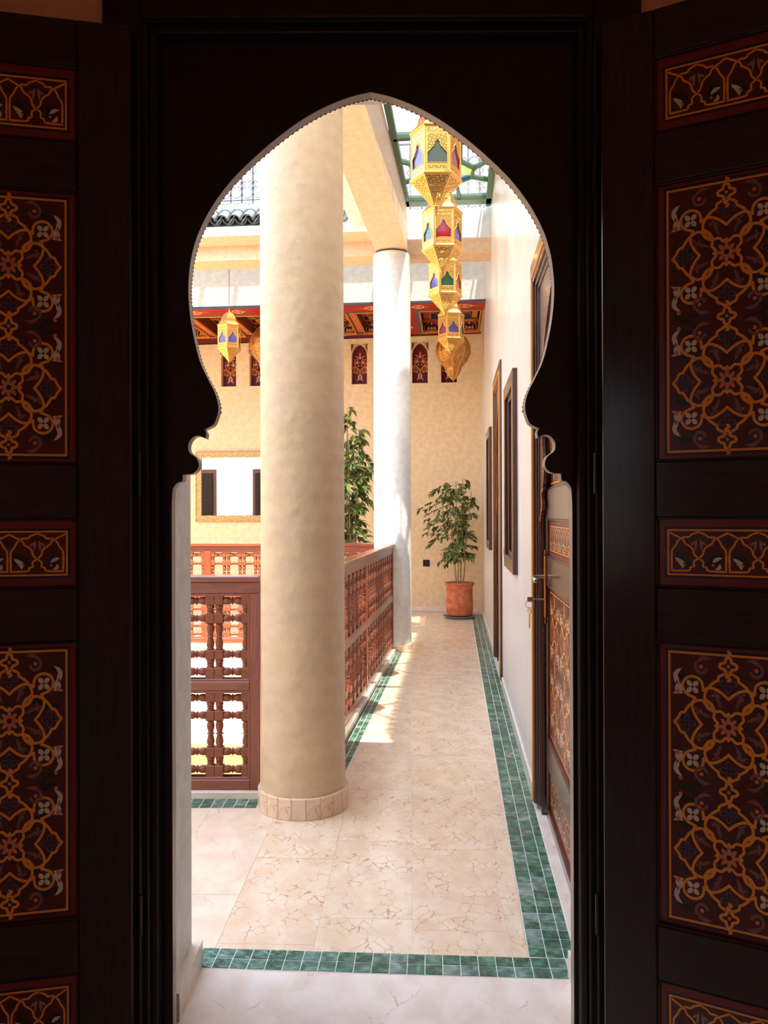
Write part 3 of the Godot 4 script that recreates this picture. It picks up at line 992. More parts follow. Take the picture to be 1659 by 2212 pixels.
func build_floor() -> void:
	var f := thing("floor", "polished cream marble floor slabs with brown veins along the gallery", "floor", Transform3D(), "", "structure")
	put("subfloor", flat([[-7.0, 2.0], [-7.0, 3.86], [-0.55, 3.84], [0.30, 8.05], [-6.6, 8.65], [-6.6, 11.6], [1.45, 10.95], [0.62, 2.0]], -0.25, -0.0013), mats["grout"], f)
	var region := poly([[-3.4, 2.60], [-0.56, 2.455], [0.433, 2.395], [1.165, 10.6], [0.42, 10.68], [-0.245, 3.85], [-0.56, 3.64], [-3.4, 3.66]])
	var tan_ := 0.0345
	var dir := Vector2(tan_, 1.0).normalized()
	var side := Vector2(dir.y, -dir.x)
	var origin := Vector2(0.084, 2.44)
	var kinds := ["marble", "marble", "marble_pink"]
	for col in range(-12, 5):
		var start: float = [0.116, -0.28, 0.02, -0.43][(col + 16) % 4]
		for row in range(-2, 16):
			var a0 := start + row * 0.615
			var q := PackedVector2Array()
			for e in [[0.0, 0.0], [1.0, 0.0], [1.0, 1.0], [0.0, 1.0]]:
				q.append(origin + side * (col * 0.307 + (0.0007 if e[0] == 0.0 else 0.3063)) + dir * (a0 + (0.0007 if e[1] == 0.0 else 0.6143)))
			for piece in Geometry2D.intersect_polygons(q, region):
				if Geometry2D.triangulate_polygon(piece).is_empty():
					continue
				var m := Mb.new()
				m.slab(piece, -0.02, -rng.randf() * 0.0006, Vector2(rng.randf() * 4, rng.randf() * 4))
				var kd: String = "marble_pink" if col == -2 and row == 0 else ("marble_pale" if col < -2 else kinds[rng.randi() % kinds.size()])
				put("marble_slab", m, mats[kd], f)
	var far := poly([[-6.4, 8.75], [-0.1, 8.25], [0.3, 8.2], [0.52, 10.6], [-6.4, 11.2]])
	var fm := Mb.new()
	fm.slab(far, -0.02, -0.001)
	put("marble_field", fm, mats["marble"], f)
	tag(put("floor_threshold", flat([[-0.62, 1.95], [-0.62, 2.09], [-0.575, 2.09], [-0.575, 2.337], [0.56, 2.279], [0.56, 2.09], [0.54, 2.09], [0.54, 1.95]], -0.02, 0.0), mats["marble_sill"]), "single pale marble threshold slab in front of the green tile band", "floor", "", "structure")
	# borders of green glazed tile, bedded in white grout
	var t := thing("trim_1", "band of green glazed tiles crossing the floor at the doorway", "tile border", Transform3D(), "", "structure")
	var a := Vector2(0.545, 2.391)
	strip_tiles(t, along(a, Vector2(-0.575, 2.458), 0.0).translated_local(Vector3(0, 0, -0.108)), 1.12, [0.053, 0.053], 0.053, 99)
	t = thing("trim_2", "long band of green glazed tiles at the foot of the right wall", "tile border", Transform3D(), "", "structure")
	strip_tiles(t, along(Vector2(0.4375, 2.40), Vector2(1.168, 10.56)), 8.2, [0.053, 0.053, 0.034], 0.0535, 62)
	put("edge_groove", span(0.0, 8.2, -0.012, 0.002, 0.1405, 0.15, 0.001), mats["grout"], t, along(Vector2(0.4375, 2.40), Vector2(1.168, 10.56)))
	t = thing("trim_3", "band of green and dark glazed tiles at the foot of the side balustrade", "tile border", Transform3D(), "", "structure")
	strip_tiles(t, along(Vector2(-0.335, 3.86), Vector2(0.085, 7.75)), 3.9, [0.03, 0.035, 0.035], 0.0535, 45, true)
	t = thing("trim_4", "band of green glazed tiles below the front balustrade on the left", "tile border", Transform3D(), "", "structure")
	strip_tiles(t, along(Vector2(-3.4, 3.775), Vector2(-0.565, 3.755)), 2.83, [0.05, 0.05, 0.036], 0.053, 99)
	t = thing("baseboard_door", "marble skirting round the plaster jamb beside the doorway", "baseboard", Transform3D(), "", "structure")
	put("skirting", flat([[-0.578, 2.097], [-0.578, 2.34], [-0.60, 2.345], [-2.6, 2.45], [-2.6, 2.475], [-0.548, 2.368], [-0.548, 2.097]], 0.0, 0.075), mats["marble_sill"], t)
	put("skirting", flat([[0.532, 2.097], [0.532, 2.30], [0.562, 2.30], [0.562, 2.097]], 0.0, 0.075), mats["marble_sill"], t)


# ---------------------------------------------------------------- columns

func column(at: Vector3, r: float, top: float, label: String, mat: Material, ring := 0.095) -> void:
	var o := thing("column", label, "column", Transform3D(Basis(), at), "", "structure")
	var m := Mb.new()
	var prof := [Vector2(r * 1.01, 0.0)]
	for k in 13:
		prof.append(Vector2(r * (1.01 - 0.012 * k / 12.0), top * (k + 0.02) / 12.1))
	m.lathe(prof, 64)
	put("shaft", m, mat, o)
	var n := 20
	var chord := 2.0 * (r + 0.012) * tan(PI / n)
	var tile := Mb.new()
	tile.box(Vector3(0, ring * 0.5, 0), Vector3(chord - 0.0015, ring, 0.018), 0.002)
	var shared := tile.mesh()
	var kinds := ["marble", "marble_pink", "marble_pale"]
	for k in n:
		var a := TAU * k / n
		put("plinth_tile", shared, mats[kinds[rng.randi() % 3]], o, Transform3D(Basis(Vector3.UP, a), Vector3(sin(a), 0, cos(a)) * (r + 0.006)))


func build_columns() -> void:
	column(V(-0.379, 0, 3.67), 0.193, 3.965, "thick beige plaster column in the foreground with a faceted marble plinth", mats["plaster_warm"])
	column(V(0.086, 0, 7.9), 0.186, 3.965, "slender white plaster column farther back, streaked with sunlight", mats["plaster_white"], 0.06)


# ---------------------------------------------------------------- doors

func arch_half(fine := 6) -> Array:
	# half outline of the horseshoe opening, from the floor to the point: Vector2(half width, height) in metres
	var foot := [[433.5, 1094], [431.5, 1059], [427, 1048], [419.5, 1041], [410.7, 1039]]
	var lobe := [[408.8, 1023.4], [394, 1022.8], [384.5, 1019.5], [376.5, 1010.8], [374.5, 1001], [378.5, 989], [386.5, 981.6], [395, 974.8], [397.5, 964], [395, 952.5], [386.5, 942.8], [374.5, 939.8], [360, 945.7]]
	var nick := [[358, 935], [363, 924]]
	var bow := [[360, 925], [343.5, 916], [335.8, 900], [332, 882], [334.5, 862], [341.5, 841.6], [355, 815], [371, 780], [382, 738], [391, 690], [395.4, 647], [395.7, 606.6], [391, 563], [384.5, 533], [372, 496], [343.5, 442], [302, 387], [250.5, 336], [198.5, 292], [146.5, 255], [94.9, 227], [43, 207], [0, 197]]
	var out := []
	for part in [foot, lobe, nick, bow]:
		var pts := []
		for p in part:
			pts.append(Vector2(p[0] * 0.0012, 1.35 + (1110 - p[1]) * 0.0012))
		out += smooth_line(pts, fine) if part.size() > 2 else pts
	return out


func spandrel(x0: float, x1: float, top: float, cx: float, sx: float, sy: float, z0: float, z1: float, scallops: bool) -> Array:
	# the board that carries the opening, and the beaded edging on its far face
	var half := arch_half()
	var pts := PackedVector2Array([Vector2(x0, 0), Vector2(x0, top), Vector2(x1, top), Vector2(x1, 0)])
	for h in [1, -1]:
		var run := half.duplicate()
		if h < 0:
			run.reverse()
		if h > 0:
			pts.append(Vector2(cx + half[0].x * sx, 0))
		for p in run:
			if h < 0 and p.x == 0:
				continue
			pts.append(Vector2(cx + h * p.x * sx, p.y * sy))
	pts.append(Vector2(cx - half[0].x * sx, 0))
	var m := Mb.new()
	m.prism(pts, z0, z1, true)
	var beads := Mb.new()
	if scallops:
		var dense := arch_half(10)
		var path := []
		for p in dense:
			if p.y > 1.62:
				path.append(p)
		for h in [-1, 1]:
			var last := Vector2(-9, -9)
			for p in path:
				var q := Vector2(cx + h * p.x * sx, p.y * sy)
				if q.distance_to(last) > 0.0095:
					last = q
					q += (q - Vector2(cx, 1.95 * sy)).normalized() * 0.0029
					var keep := beads.xf
					beads.xf = Transform3D(Basis(Vector3.RIGHT, PI / 2), Vector3(q.x, q.y, z1))
					beads.lathe([Vector2(0.0, 0.0015), Vector2(0.0044, 0.0015), Vector2(0.0044, -0.006)], 10)
					beads.xf = keep
	# strip round the opening, pale to stand in for light on the edge
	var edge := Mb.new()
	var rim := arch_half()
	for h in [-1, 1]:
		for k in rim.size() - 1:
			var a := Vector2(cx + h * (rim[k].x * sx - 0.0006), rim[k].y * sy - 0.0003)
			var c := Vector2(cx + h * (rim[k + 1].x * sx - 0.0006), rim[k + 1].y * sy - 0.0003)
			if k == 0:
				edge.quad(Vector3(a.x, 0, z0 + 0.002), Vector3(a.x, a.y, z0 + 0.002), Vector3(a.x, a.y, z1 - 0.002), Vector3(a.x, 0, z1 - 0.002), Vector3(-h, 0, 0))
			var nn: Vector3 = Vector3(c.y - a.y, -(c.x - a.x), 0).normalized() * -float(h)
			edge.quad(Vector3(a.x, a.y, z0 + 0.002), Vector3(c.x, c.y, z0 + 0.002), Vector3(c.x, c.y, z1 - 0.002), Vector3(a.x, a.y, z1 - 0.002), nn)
	return [m, beads, edge]


func leaf_panels() -> Array:
	return [[2.251, 2.436, "panel_low"], [1.472, 2.133, "panel_tall"], [1.174, 1.341, "panel_low"], [0.373, 1.045, "panel_tall"], [0.06, 0.243, "panel_low"]]


func door_leaf(called: String, label: String, at: Transform3D, wide: float, cols: int, wood: Material, group := "") -> Node3D:
	# x across, y up, the painted face looks to -z; stiles, rails, sunk painted panels with their mouldings
	var o := thing(called, label, "door", at, group)
	var thick := 0.042
	var top := 2.548
	var stile := 0.124
	var pw := (wide - stile * (cols + 1)) / cols
	for c in cols + 1:
		put("stile", span(c * (pw + stile), c * (pw + stile) + stile, 0.008, top, 0, thick, 0.003), wood, o)
	var cuts := [0.008]
	for p in leaf_panels():
		cuts.append(p[0])
		cuts.append(p[1])
	cuts = [top, 2.436, 2.251, 2.133, 1.472, 1.341, 1.174, 1.045, 0.373, 0.243, 0.06, 0.008]
	for c in cols:
		var x0 := c * (pw + stile) + stile
		for k in range(0, cuts.size(), 2):
			put("rail", span(x0, x0 + pw, cuts[k + 1], cuts[k], 0.0006, thick, 0.003), wood, o)
		for p in leaf_panels():
			var m := Mb.new()
			var a := Vector3(x0, p[0], 0.013)
			var b := Vector3(x0 + pw, p[1], 0.013)
			m.quad(a, Vector3(b.x, a.y, a.z), b, Vector3(a.x, b.y, a.z), Vector3(0, 0, -1), Vector2(0, 1), Vector2(1, 1), Vector2(1, 0), Vector2(0, 0))
			var back := Mb.new()
			m.box(Vector3((a.x + b.x) / 2, (a.y + b.y) / 2, 0.022), Vector3(pw, p[1] - p[0], 0.016))
			for q in range(6, m.t.size()):
				m.t[q] = Vector2(0.01, 0.01)
			var panel := put("panel", m, mats[p[2] + ("_wide" if pw > 0.5 else "")], o)
			var f := Mb.new()
			var w := 0.006
			for e in [[a.x, b.x, a.y, a.y + w], [a.x, b.x, b.y - w, b.y], [a.x, a.x + w, a.y + w, b.y - w], [b.x - w, b.x, a.y + w, b.y - w]]:
				f.box(Vector3((e[0] + e[1]) / 2, (e[2] + e[3]) / 2, 0.009), Vector3(e[1] - e[0], e[3] - e[2], 0.012), 0.005)
			put("moulding", f, wood, panel)
			back = null
	return o


func door_frame(called: String, label: String, at: Transform3D, x0: float, x1: float, top: float, wood: Material) -> Node3D:
	# a frame set in a wall: flat casing, gold bead, stepped mouldings, then the sunk board with the horseshoe opening
	var o := thing(called, label, "door frame", at, "", "structure")
	var steps := [["casing", -0.075, 0.0, -0.016, 0.006, wood], ["gold_bead", -0.004, 0.008, -0.022, 0.0, mats["gold_paint"]], ["moulding", 0.008, 0.030, -0.016, 0.02, wood], ["moulding", 0.030, 0.050, -0.006, 0.02, wood], ["moulding", 0.050, 0.070, 0.003, 0.027, wood]]
	for s in steps:
		for side in 2:
			var e0: float = x0 + s[1] if side == 0 else x1 - s[1]
			var e1: float = x0 + s[2] if side == 0 else x1 - s[2]
			put(s[0], span(e0, e1, 0.03, top - s[1], s[3], s[4], 0.003), s[5], o)
		put(s[0], span(x0 + s[2], x1 - s[2], top - s[2], top - s[1], s[3], s[4], 0.003), s[5], o)
	var sx := (x1 - x0 - 0.14) / 1.085
	var sp := spandrel(x0 + 0.07, x1 - 0.07, top - 0.07, (x0 + x1) / 2, sx, (top - 0.07) / 2.52, 0.010, 0.024, false)
	put("arch_board", sp[0], wood, o)
	# gold painted sprays along the edge of the board
	var g := Mb.new()
	var half := arch_half(3)
	for h in [-1, 1]:
		for k in range(3, half.size() - 1, 2):
			var p: Vector2 = half[k]
			var q := Vector3((x0 + x1) / 2 + h * (p.x * sx + 0.016), p.y * (top - 0.07) / 2.52, 0.0095)
			g.xf = Transform3D(Basis(Vector3(0, 0, 1), k * 1.3), q)
			g.prism(poly([[-0.009, 0], [0, 0.003], [0.009, 0], [0, -0.003]]), -0.0015, 0.001)
	put("gold_sprays", g, mats["gold_paint"], o)
	put("sill", span(x0 + 0.02, x1 - 0.02, -0.02, 0.004, -0.012, 0.2, 0.002), mats["marble_sill"], o)
	return o


func wall_window(called: String, label: String, at: Transform3D, x0: float, x1: float, y0: float, y1: float) -> void:
	var o := thing(called, label, "window", at, "", "structure")
	var wood: Material = mats["wood_case"]
	for s in [["casing", -0.075, 0.012, -0.03, 0.01], ["frame", 0.012, 0.04, -0.008, 0.08], ["frame", 0.04, 0.065, 0.02, 0.09]]:
		for side in 2:
			var e0: float = x0 + s[1] if side == 0 else x1 - s[1]
			var e1: float = x0 + s[2] if side == 0 else x1 - s[2]
			put(s[0], span(e0, e1, y0 + s[1], y1 - s[1], s[3], s[4], 0.003), wood, o)
		for side in 2:
			var e0: float = y0 + s[1] if side == 0 else y1 - s[1]
			var e1: float = y0 + s[2] if side == 0 else y1 - s[2]
			put(s[0], span(x0 + s[2], x1 - s[2], e0, e1, s[3], s[4], 0.003), wood, o)
	put("mullion", span((x0 + x1) / 2 - 0.02, (x0 + x1) / 2 + 0.02, y0 + 0.05, y1 - 0.05, 0.03, 0.08, 0.003), wood, o)
	for e in [[x0 + 0.06, (x0 + x1) / 2 - 0.02], [(x0 + x1) / 2 + 0.02, x1 - 0.06]]:
		put("pane", span(e[0], e[1], y0 + 0.06, y1 - 0.06, 0.05, 0.056), mats["glass_dark"], o)
	put("blackout_board", span(x0 - 0.02, x1 + 0.02, y0 - 0.02, y1 + 0.02, 0.31, 0.34), mats["wood_black"], o)  # dark board added behind the glass so no daylight shows through


func build_doors() -> void:
	# the doorway we look through; seen from inside, x runs to the left
	var at := along(Vector2(0, 2.0), Vector2(-1, 2.0))
	var o := thing("door_1", "near-black carved wooden doorway with a horseshoe arch opening that frames the view", "doorway", at, "", "structure")
	var dark: Material = mats["wood_black"]
	put("casing", span(0.612, 0.706, 0.0, 2.655, -0.025, 0.0, 0.004), dark, o)
	put("casing", span(-0.652, -0.532, 0.0, 2.655, -0.025, 0.0, 0.004), dark, o)
	put("casing", span(-0.532, 0.612, 2.60, 2.655, -0.025, 0.0, 0.004), dark, o)
	for s in [[0.0, 0.022, -0.012], [0.022, 0.040, 0.006]]:
		put("moulding", span(0.618 - s[0], 0.618 - s[1], 0.0, 2.62 - s[0], s[2], 0.04, 0.003), dark, o)
		put("moulding", span(-0.538 + s[0], -0.538 + s[1], 0.0, 2.62 - s[0], s[2], 0.04, 0.003), dark, o)
		put("moulding", span(-0.538 + s[1], 0.618 - s[1], 2.62 - s[1], 2.62 - s[0], s[2], 0.04, 0.003), dark, o)
	var sp := spandrel(-0.53, 0.612, 2.612, 0.0312, 1.0, 1.0, 0.04, 0.078, true)
	put("arch_board", sp[0], dark, o)
	put("beaded_edge", sp[1], dark, o)
	put("lit_edge", sp[2], mats["lit_edge_tone"], o)
	var hinge := Mb.new()
	hinge.lathe([Vector2(0, 0), Vector2(0.007, 0), Vector2(0.007, 0.1), Vector2(0, 0.1)], 10)
	var knuckle := hinge.mesh()
	for y in [0.35, 1.45, 2.2]:
		for x in [0.612, -0.53]:
			put("hinge", knuckle, dark, o, Transform3D(Basis(), Vector3(x, y - 0.05, -0.036)))
	var wide := 0.562
	var al := deg_to_rad(11.8)
	var h := Vector2(-0.618, 1.925)
	door_leaf("door_leaf", "dark door leaf with painted rosette panels swung open at the left of the doorway", along(h, h + Vector2(-cos(al), -sin(al))), wide, 1, mats["wood_dark"], "painted leaves of the open doorway")
	al = deg_to_rad(28.0)
	h = Vector2(0.534, 1.925)
	door_leaf("door_leaf", "dark door leaf with painted rosette panels swung open at the right of the doorway", along(h + Vector2(cos(al), -sin(al)) * wide, h), wide, 1, mats["wood_dark"], "painted leaves of the open doorway")
	# doors and windows of the right wall
	var k := sqrt(1.0 + WALL_K * WALL_K)
	var rw := right_wall()
	door_frame("door_2", "dark wooden arched door frame with a gold bead, nearest on the right wall", rw, 2.36 * k, 3.61 * k, 2.43, mats["wood_case"])
	var lf := door_leaf("door_leaf", "shut glossy door leaf with red and gold panels in the right wall's nearest frame", rw * Transform3D(Basis(), Vector3(2.42 * k, -0.016, 0.030)), 1.19, 1, mats["wood_case"])
	handle(lf)
	door_frame("door_3", "dark wooden arched door frame with a gold bead, farther along the right wall between two windows", rw, 6.27 * k, 7.27 * k, 2.49, mats["wood_case"])
	door_leaf("door_leaf", "shut painted door leaf in the farther frame on the right wall", rw * Transform3D(Basis(), Vector3(6.33 * k, 0.0, 0.030)), 0.90, 1, mats["wood_case"])
	wall_window("window_1", "tall brown framed window with dark glass beside the nearest door on the right wall", rw, 4.74 * k, 5.42 * k, 1.06, 2.14)
	wall_window("window_2", "small-looking brown framed window farthest along the right wall", rw, 7.9 * k, 8.5 * k, 1.06, 2.14)


func handle(leaf: Node3D) -> void:
	# on the far stile of the leaf, 1.04 m up: a tall plate, a lever and a keyhole
	var st: Material = mats["steel"]
	var x := 1.13 - 0.055
	var p := Mb.new()
	p.box(Vector3(x, 1.04, -0.004), Vector3(0.034, 0.27, 0.008), 0.003)
	for s in [-1, 1]:
		p.xf = Transform3D(Basis(Vector3.RIGHT, PI / 2), Vector3(x, 1.04 + s * 0.15, -0.004))
		p.lathe([Vector2(0, -0.004), Vector2(0.014, -0.002), Vector2(0.014, 0.002), Vector2(0, 0.006)], 12)
		p.xf = Transform3D()
	put("handle_plate", p, mats["brass_dark"], leaf)
	var l := Mb.new()
	l.tube([Vector3(x, 1.085, -0.008), Vector3(x, 1.085, -0.05), Vector3(x - 0.008, 1.085, -0.058), Vector3(x - 0.05, 1.083, -0.062), Vector3(x - 0.11, 1.078, -0.058)], 0.009, 10)
	l.xf = Transform3D(Basis(), Vector3(x - 0.11, 1.078, -0.058))
	l.lathe([Vector2(0, -0.012), Vector2(0.009, -0.009), Vector2(0.012, 0), Vector2(0.009, 0.009), Vector2(0, 0.012)], 12)
	put("lever", l, st, leaf)
	# the key is a thing of its own, hanging in the lock
	var at: Transform3D = leaf.transform * Transform3D(Basis(), Vector3(x, 0.985, -0.0085))
	var o := thing("key", "small bunch of two metal keys hanging from the lock of the painted door", "key", at)
	var a := Mb.new()
	a.tube([Vector3(0, 0, -0.0006), Vector3(0, 0, -0.05)], 0.004, 8)
	a.box(Vector3(0, 0, -0.062), Vector3(0.006, 0.022, 0.026), 0.002)
	put("lock_key", a, st, o)
	var ring := Mb.new()
	var c := []
	for i in 16:
		c.append(Vector3(0, -0.022 + 0.016 * cos(TAU * i / 16), -0.066 + 0.016 * sin(TAU * i / 16)))
	ring.tube(c, 0.0015, 6, true)
	put("ring", ring, st, o)
	var b := Mb.new()
	var bow := PackedVector2Array()
	for i in 12:
		bow.append(Vector2(cos(TAU * i / 12) * 0.016, -0.052 + sin(TAU * i / 12) * 0.015))
	b.xf = Transform3D(Basis(Vector3.UP, 0.5), Vector3(0, 0, -0.066))
	b.prism(bow, -0.0015, 0.0015)
	b.prism(poly([[-0.005, -0.066], [0.005, -0.066], [0.005, -0.105], [0.008, -0.11], [0.004, -0.116], [0.006, -0.122], [0, -0.13], [-0.005, -0.122]]), -0.0015, 0.0015)
	put("hanging_key", b, st, o)


# ---------------------------------------------------------------- turned-wood balustrades

var baluster_mesh: ArrayMesh
var cross_mesh: ArrayMesh


func turned(l: float, r: float, vase: bool) -> Array:
	# lathe profile from 0 to l between two square blocks
	if not vase:
		return [Vector2(r * 0.95, 0), Vector2(r * 0.95, l * 0.12), Vector2(r * 0.66, l * 0.26), Vector2(r * 0.92, l * 0.34), Vector2(r * 0.92, l * 0.44), Vector2(r * 0.7, l * 0.5), Vector2(r * 0.95, l * 0.62), Vector2(r * 1.0, l * 0.85), Vector2(r * 0.85, l)]
	var p := [Vector2(r * 0.7, 0), Vector2(r * 0.95, l * 0.04), Vector2(r * 0.72, l * 0.07), Vector2(r * 0.95, l * 0.14), Vector2(r * 0.98, l * 0.24), Vector2(r * 0.72, l * 0.4), Vector2(r * 0.64, l * 0.46), Vector2(r * 0.64, l * 0.48), Vector2(r * 1.02, l * 0.492)]
	var q := []
	for k in range(p.size() - 1, -1, -1):
		q.append(Vector2(p[k].x, l - p[k].y))
	return p + q


func make_spindles() -> void:
	var m := Mb.new()
	var hw := 0.0212
	var rows := [[0.0, 0.064], [0.105, 0.151], [0.279, 0.325], [0.368, 0.424]]
	for r in rows:
		m.box(Vector3(0, (r[0] + r[1]) / 2, 0), Vector3(hw * 2, r[1] - r[0], hw * 1.9), 0.002)
	for g in [[0.064, 0.105, false], [0.151, 0.279, true], [0.325, 0.368, false]]:
		m.xf = Transform3D(Basis(), Vector3(0, g[0], 0))
		m.lathe(turned(g[1] - g[0], 0.0196, g[2]), 14)
	baluster_mesh = m.mesh()
	# lying spindle of unit length along x
	m = Mb.new()
	m.xf = Transform3D(Basis(Vector3(0, 0, 1), -PI / 2), Vector3())
	var half := [Vector2(0.0155, 0), Vector2(0.0185, 0.04), Vector2(0.0195, 0.22), Vector2(0.0165, 0.36), Vector2(0.0125, 0.41), Vector2(0.0125, 0.425), Vector2(0.0165, 0.455), Vector2(0.013, 0.475), Vector2(0.021, 0.5)]
	var prof := half.duplicate()
	for k in range(half.size() - 2, -1, -1):
		prof.append(Vector2(half[k].x, 1.0 - half[k].y))
	m.lathe(prof, 14)
	cross_mesh = m.mesh()


func balustrade(label: String, at: Transform3D, bays: Array, length: float, curb: float) -> Node3D:
	# bays: [x0, x1] clear of stiles and posts; z = 0 is the middle of the rail
	var o := thing("balustrade", label, "balustrade", at)
	var wood: Material = mats["wood_brown"]
	var tw: Material = mats["turned_wood"]
	put("handrail", span(0, length, 1.026, 1.056, -0.042, 0.042, 0.005), wood, o)
	for r in [["top_rail", 0.972, 1.026], ["middle_rail", 0.507, 0.551], ["bottom_rail", 0.033, 0.083]]:
		var x := 0.0
		for b in bays:
			if r[0] == "top_rail":
				break
			put(r[0], span(b[0], b[1], r[1], r[2], -0.026, 0.026, 0.003), wood, o)
		if r[0] == "top_rail":
			put(r[0], span(0, length, r[1], r[2], -0.026, 0.026, 0.003), wood, o)
		x += 1.0
	var edge := 0.0
	for k in bays.size() + 1:
		var e1: float = bays[k][0] if k < bays.size() else length
		put("stile" if k == 0 or k == bays.size() else "post", span(edge, e1, 0.033, 0.972, -0.028, 0.028, 0.003), wood, o)
		if k < bays.size():
			edge = bays[k][1]
	for b in bays:
		for y in [[0.083, 0.507], [0.551, 0.972]]:
			var w := 0.012
			for z in [-1, 1]:
				var f := Mb.new()
				for e in [[b[0], b[1], y[0], y[0] + w], [b[0], b[1], y[1] - w, y[1]], [b[0], b[0] + w, y[0] + w, y[1] - w], [b[1] - w, b[1], y[0] + w, y[1] - w]]:
					f.box(Vector3((e[0] + e[1]) / 2, (e[2] + e[3]) / 2, z * 0.0205), Vector3(e[1] - e[0], e[3] - e[2], 0.006), 0.002)
				put("moulding", f, wood, o)
			var n := int(round((b[1] - b[0]) / 0.171))
			var step: float = (b[1] - b[0]) / n
			var tall: float = (y[1] - y[0]) / 0.424
			for k in n + 1:
				for s in [-1, 1]:
					if (k == 0 and s < 0) or (k == n and s > 0):
						continue
					put("baluster", baluster_mesh, tw, o, Transform3D(Basis().scaled(Vector3(1, tall, 1)), Vector3(b[0] + k * step + s * 0.0214, y[0], 0)))
				if k < n:
					for r in [0.044, 0.128, 0.302, 0.386]:
						put("cross_spindle", cross_mesh, tw, o, Transform3D(Basis().scaled(Vector3(step - 0.0852, 1, 1)), Vector3(b[0] + k * step + 0.0426, y[0] + r * tall, 0)))
	put("curb", span(-0.0, length, -0.003, 0.033, -0.05, 0.05, 0.003), mats["marble_sill"], o)
	return o


func build_balustrades() -> void:
	make_spindles()
	balustrade("brown turned-wood balustrade in front, left of the thick column", along(Vector2(-0.594, 3.785), Vector2(-2.7, 3.80)), [[0.05, 1.076], [1.136, 1.991]], 2.041, 0.0)
	balustrade("brown turned-wood balustrade running along the gallery between the thick and the slender column", along(Vector2(-0.383, 3.868), Vector2(0.063, 7.715)), [[0.05, 1.965], [2.025, 3.822]], 3.872, 0.0)
	balustrade("reddish sunlit turned-wood balustrade on the far side of the courtyard", along(Vector2(-0.105, 7.93), Vector2(-3.4, 7.93 + 3.3 * WALL_K)), [[0.05, 1.68], [1.74, 3.26]], 3.31, 0.0)


# ---------------------------------------------------------------- iron railings on the roof terrace

func spiral(c: Vector2, r0: float, r1: float, a0: float, a1: float, steps: int) -> Array:
	var out := []
	for k in steps + 1:
		var u := float(k) / steps
		var a := lerpf(a0, a1, u)
		var r := lerpf(r0, r1, u)
		out.append(Vector3(c.x + r * cos(a), c.y + r * sin(a), 0))
	return out


func iron_railing(label: String, at: Transform3D, length: float, high := 0.56) -> void:
	var o := thing("iron_railing", label, "railing", at, "wrought iron railings on the roof terrace")
	var iron: Material = mats["iron"]
	var pitch := 0.118
	put("top_rail", span(0, length, high - 0.012, high, -0.012, 0.012, 0.002), iron, o)
	put("middle_rail", span(0, length, 0.085, 0.095, -0.005, 0.005), iron, o)
	put("bottom_rail", span(0, length, 0.0, 0.012, -0.01, 0.01), iron, o)
	var n := int(length / pitch)
	var bar := span(-0.007, 0.007, -0.04, high, -0.007, 0.007).mesh()
	var m := Mb.new()
	var c := pitch * 0.5
	for s in [-1.0, 1.0]:
		m.tube(spiral(Vector2(c + s * 0.024, 0.038), 0.024, 0.007, 0.0 if s > 0 else PI, (0.0 if s > 0 else PI) + s * 5.5, 16), 0.0048, 5)
		m.tube(spiral(Vector2(c + s * 0.026, 0.215), 0.027, 0.006, -PI / 2, -PI / 2 + s * 6.0, 16), 0.0048, 5)
		m.tube(spiral(Vector2(c + s * 0.026, 0.275), 0.027, 0.006, -PI / 2, -PI / 2 + s * 6.0, 16), 0.0048, 5)
		m.tube([Vector3(c + s * (c - 0.004), 0.36, 0), Vector3(c + s * 0.02, 0.40, 0), Vector3(c + s * (c - 0.012), 0.435, 0)], 0.0048, 5)
	m.tube(spiral(Vector2(c, 0.165), c - 0.006, c - 0.006, PI, TAU, 14), 0.0048, 5)
	m.tube(spiral(Vector2(c, 0.485), c - 0.006, c - 0.006, -0.7, PI + 0.7, 18), 0.0048, 5)
	var scroll := m.mesh()
	for k in n + 1:
		put("baluster", bar, iron, o, Transform3D(Basis(), Vector3(k * pitch, 0, 0)))
		if k < n:
			put("scroll", scroll, iron, o, Transform3D(Basis(), Vector3(k * pitch, 0, 0)))


# ---------------------------------------------------------------- far gallery: painted ceiling, mirror

func uv_box(m: Mb, x0: float, x1: float, y0: float, y1: float, z0: float, z1: float, us: float, vs: float) -> void:
	# a board whose underside carries u along x and v along z, and whose front carries u along x and v up
	m.quad(Vector3(x0, y0, z0), Vector3(x1, y0, z0), Vector3(x1, y0, z1), Vector3(x0, y0, z1), Vector3.DOWN, Vector2(x0 * us, 0), Vector2(x1 * us, 0), Vector2(x1 * us, vs), Vector2(x0 * us, vs))
	m.quad(Vector3(x0, y0, z0), Vector3(x1, y0, z0), Vector3(x1, y1, z0), Vector3(x0, y1, z0), Vector3(0, 0, -1), Vector2(x0 * us, 0.1), Vector2(x1 * us, 0.1), Vector2(x1 * us, 0.0), Vector2(x0 * us, 0.0))
	m.quad(Vector3(x0, y0, z1), Vector3(x1, y0, z1), Vector3(x1, y1, z1), Vector3(x0, y1, z1), Vector3(0, 0, 1))
	m.quad(Vector3(x0, y1, z0), Vector3(x1, y1, z0), Vector3(x1, y1, z1), Vector3(x0, y1, z1), Vector3.UP)
	for x in [x0, x1]:
		m.quad(Vector3(x, y0, z0), Vector3(x, y1, z0), Vector3(x, y1, z1), Vector3(x, y0, z1), Vector3(-1 if x == x0 else 1, 0, 0))


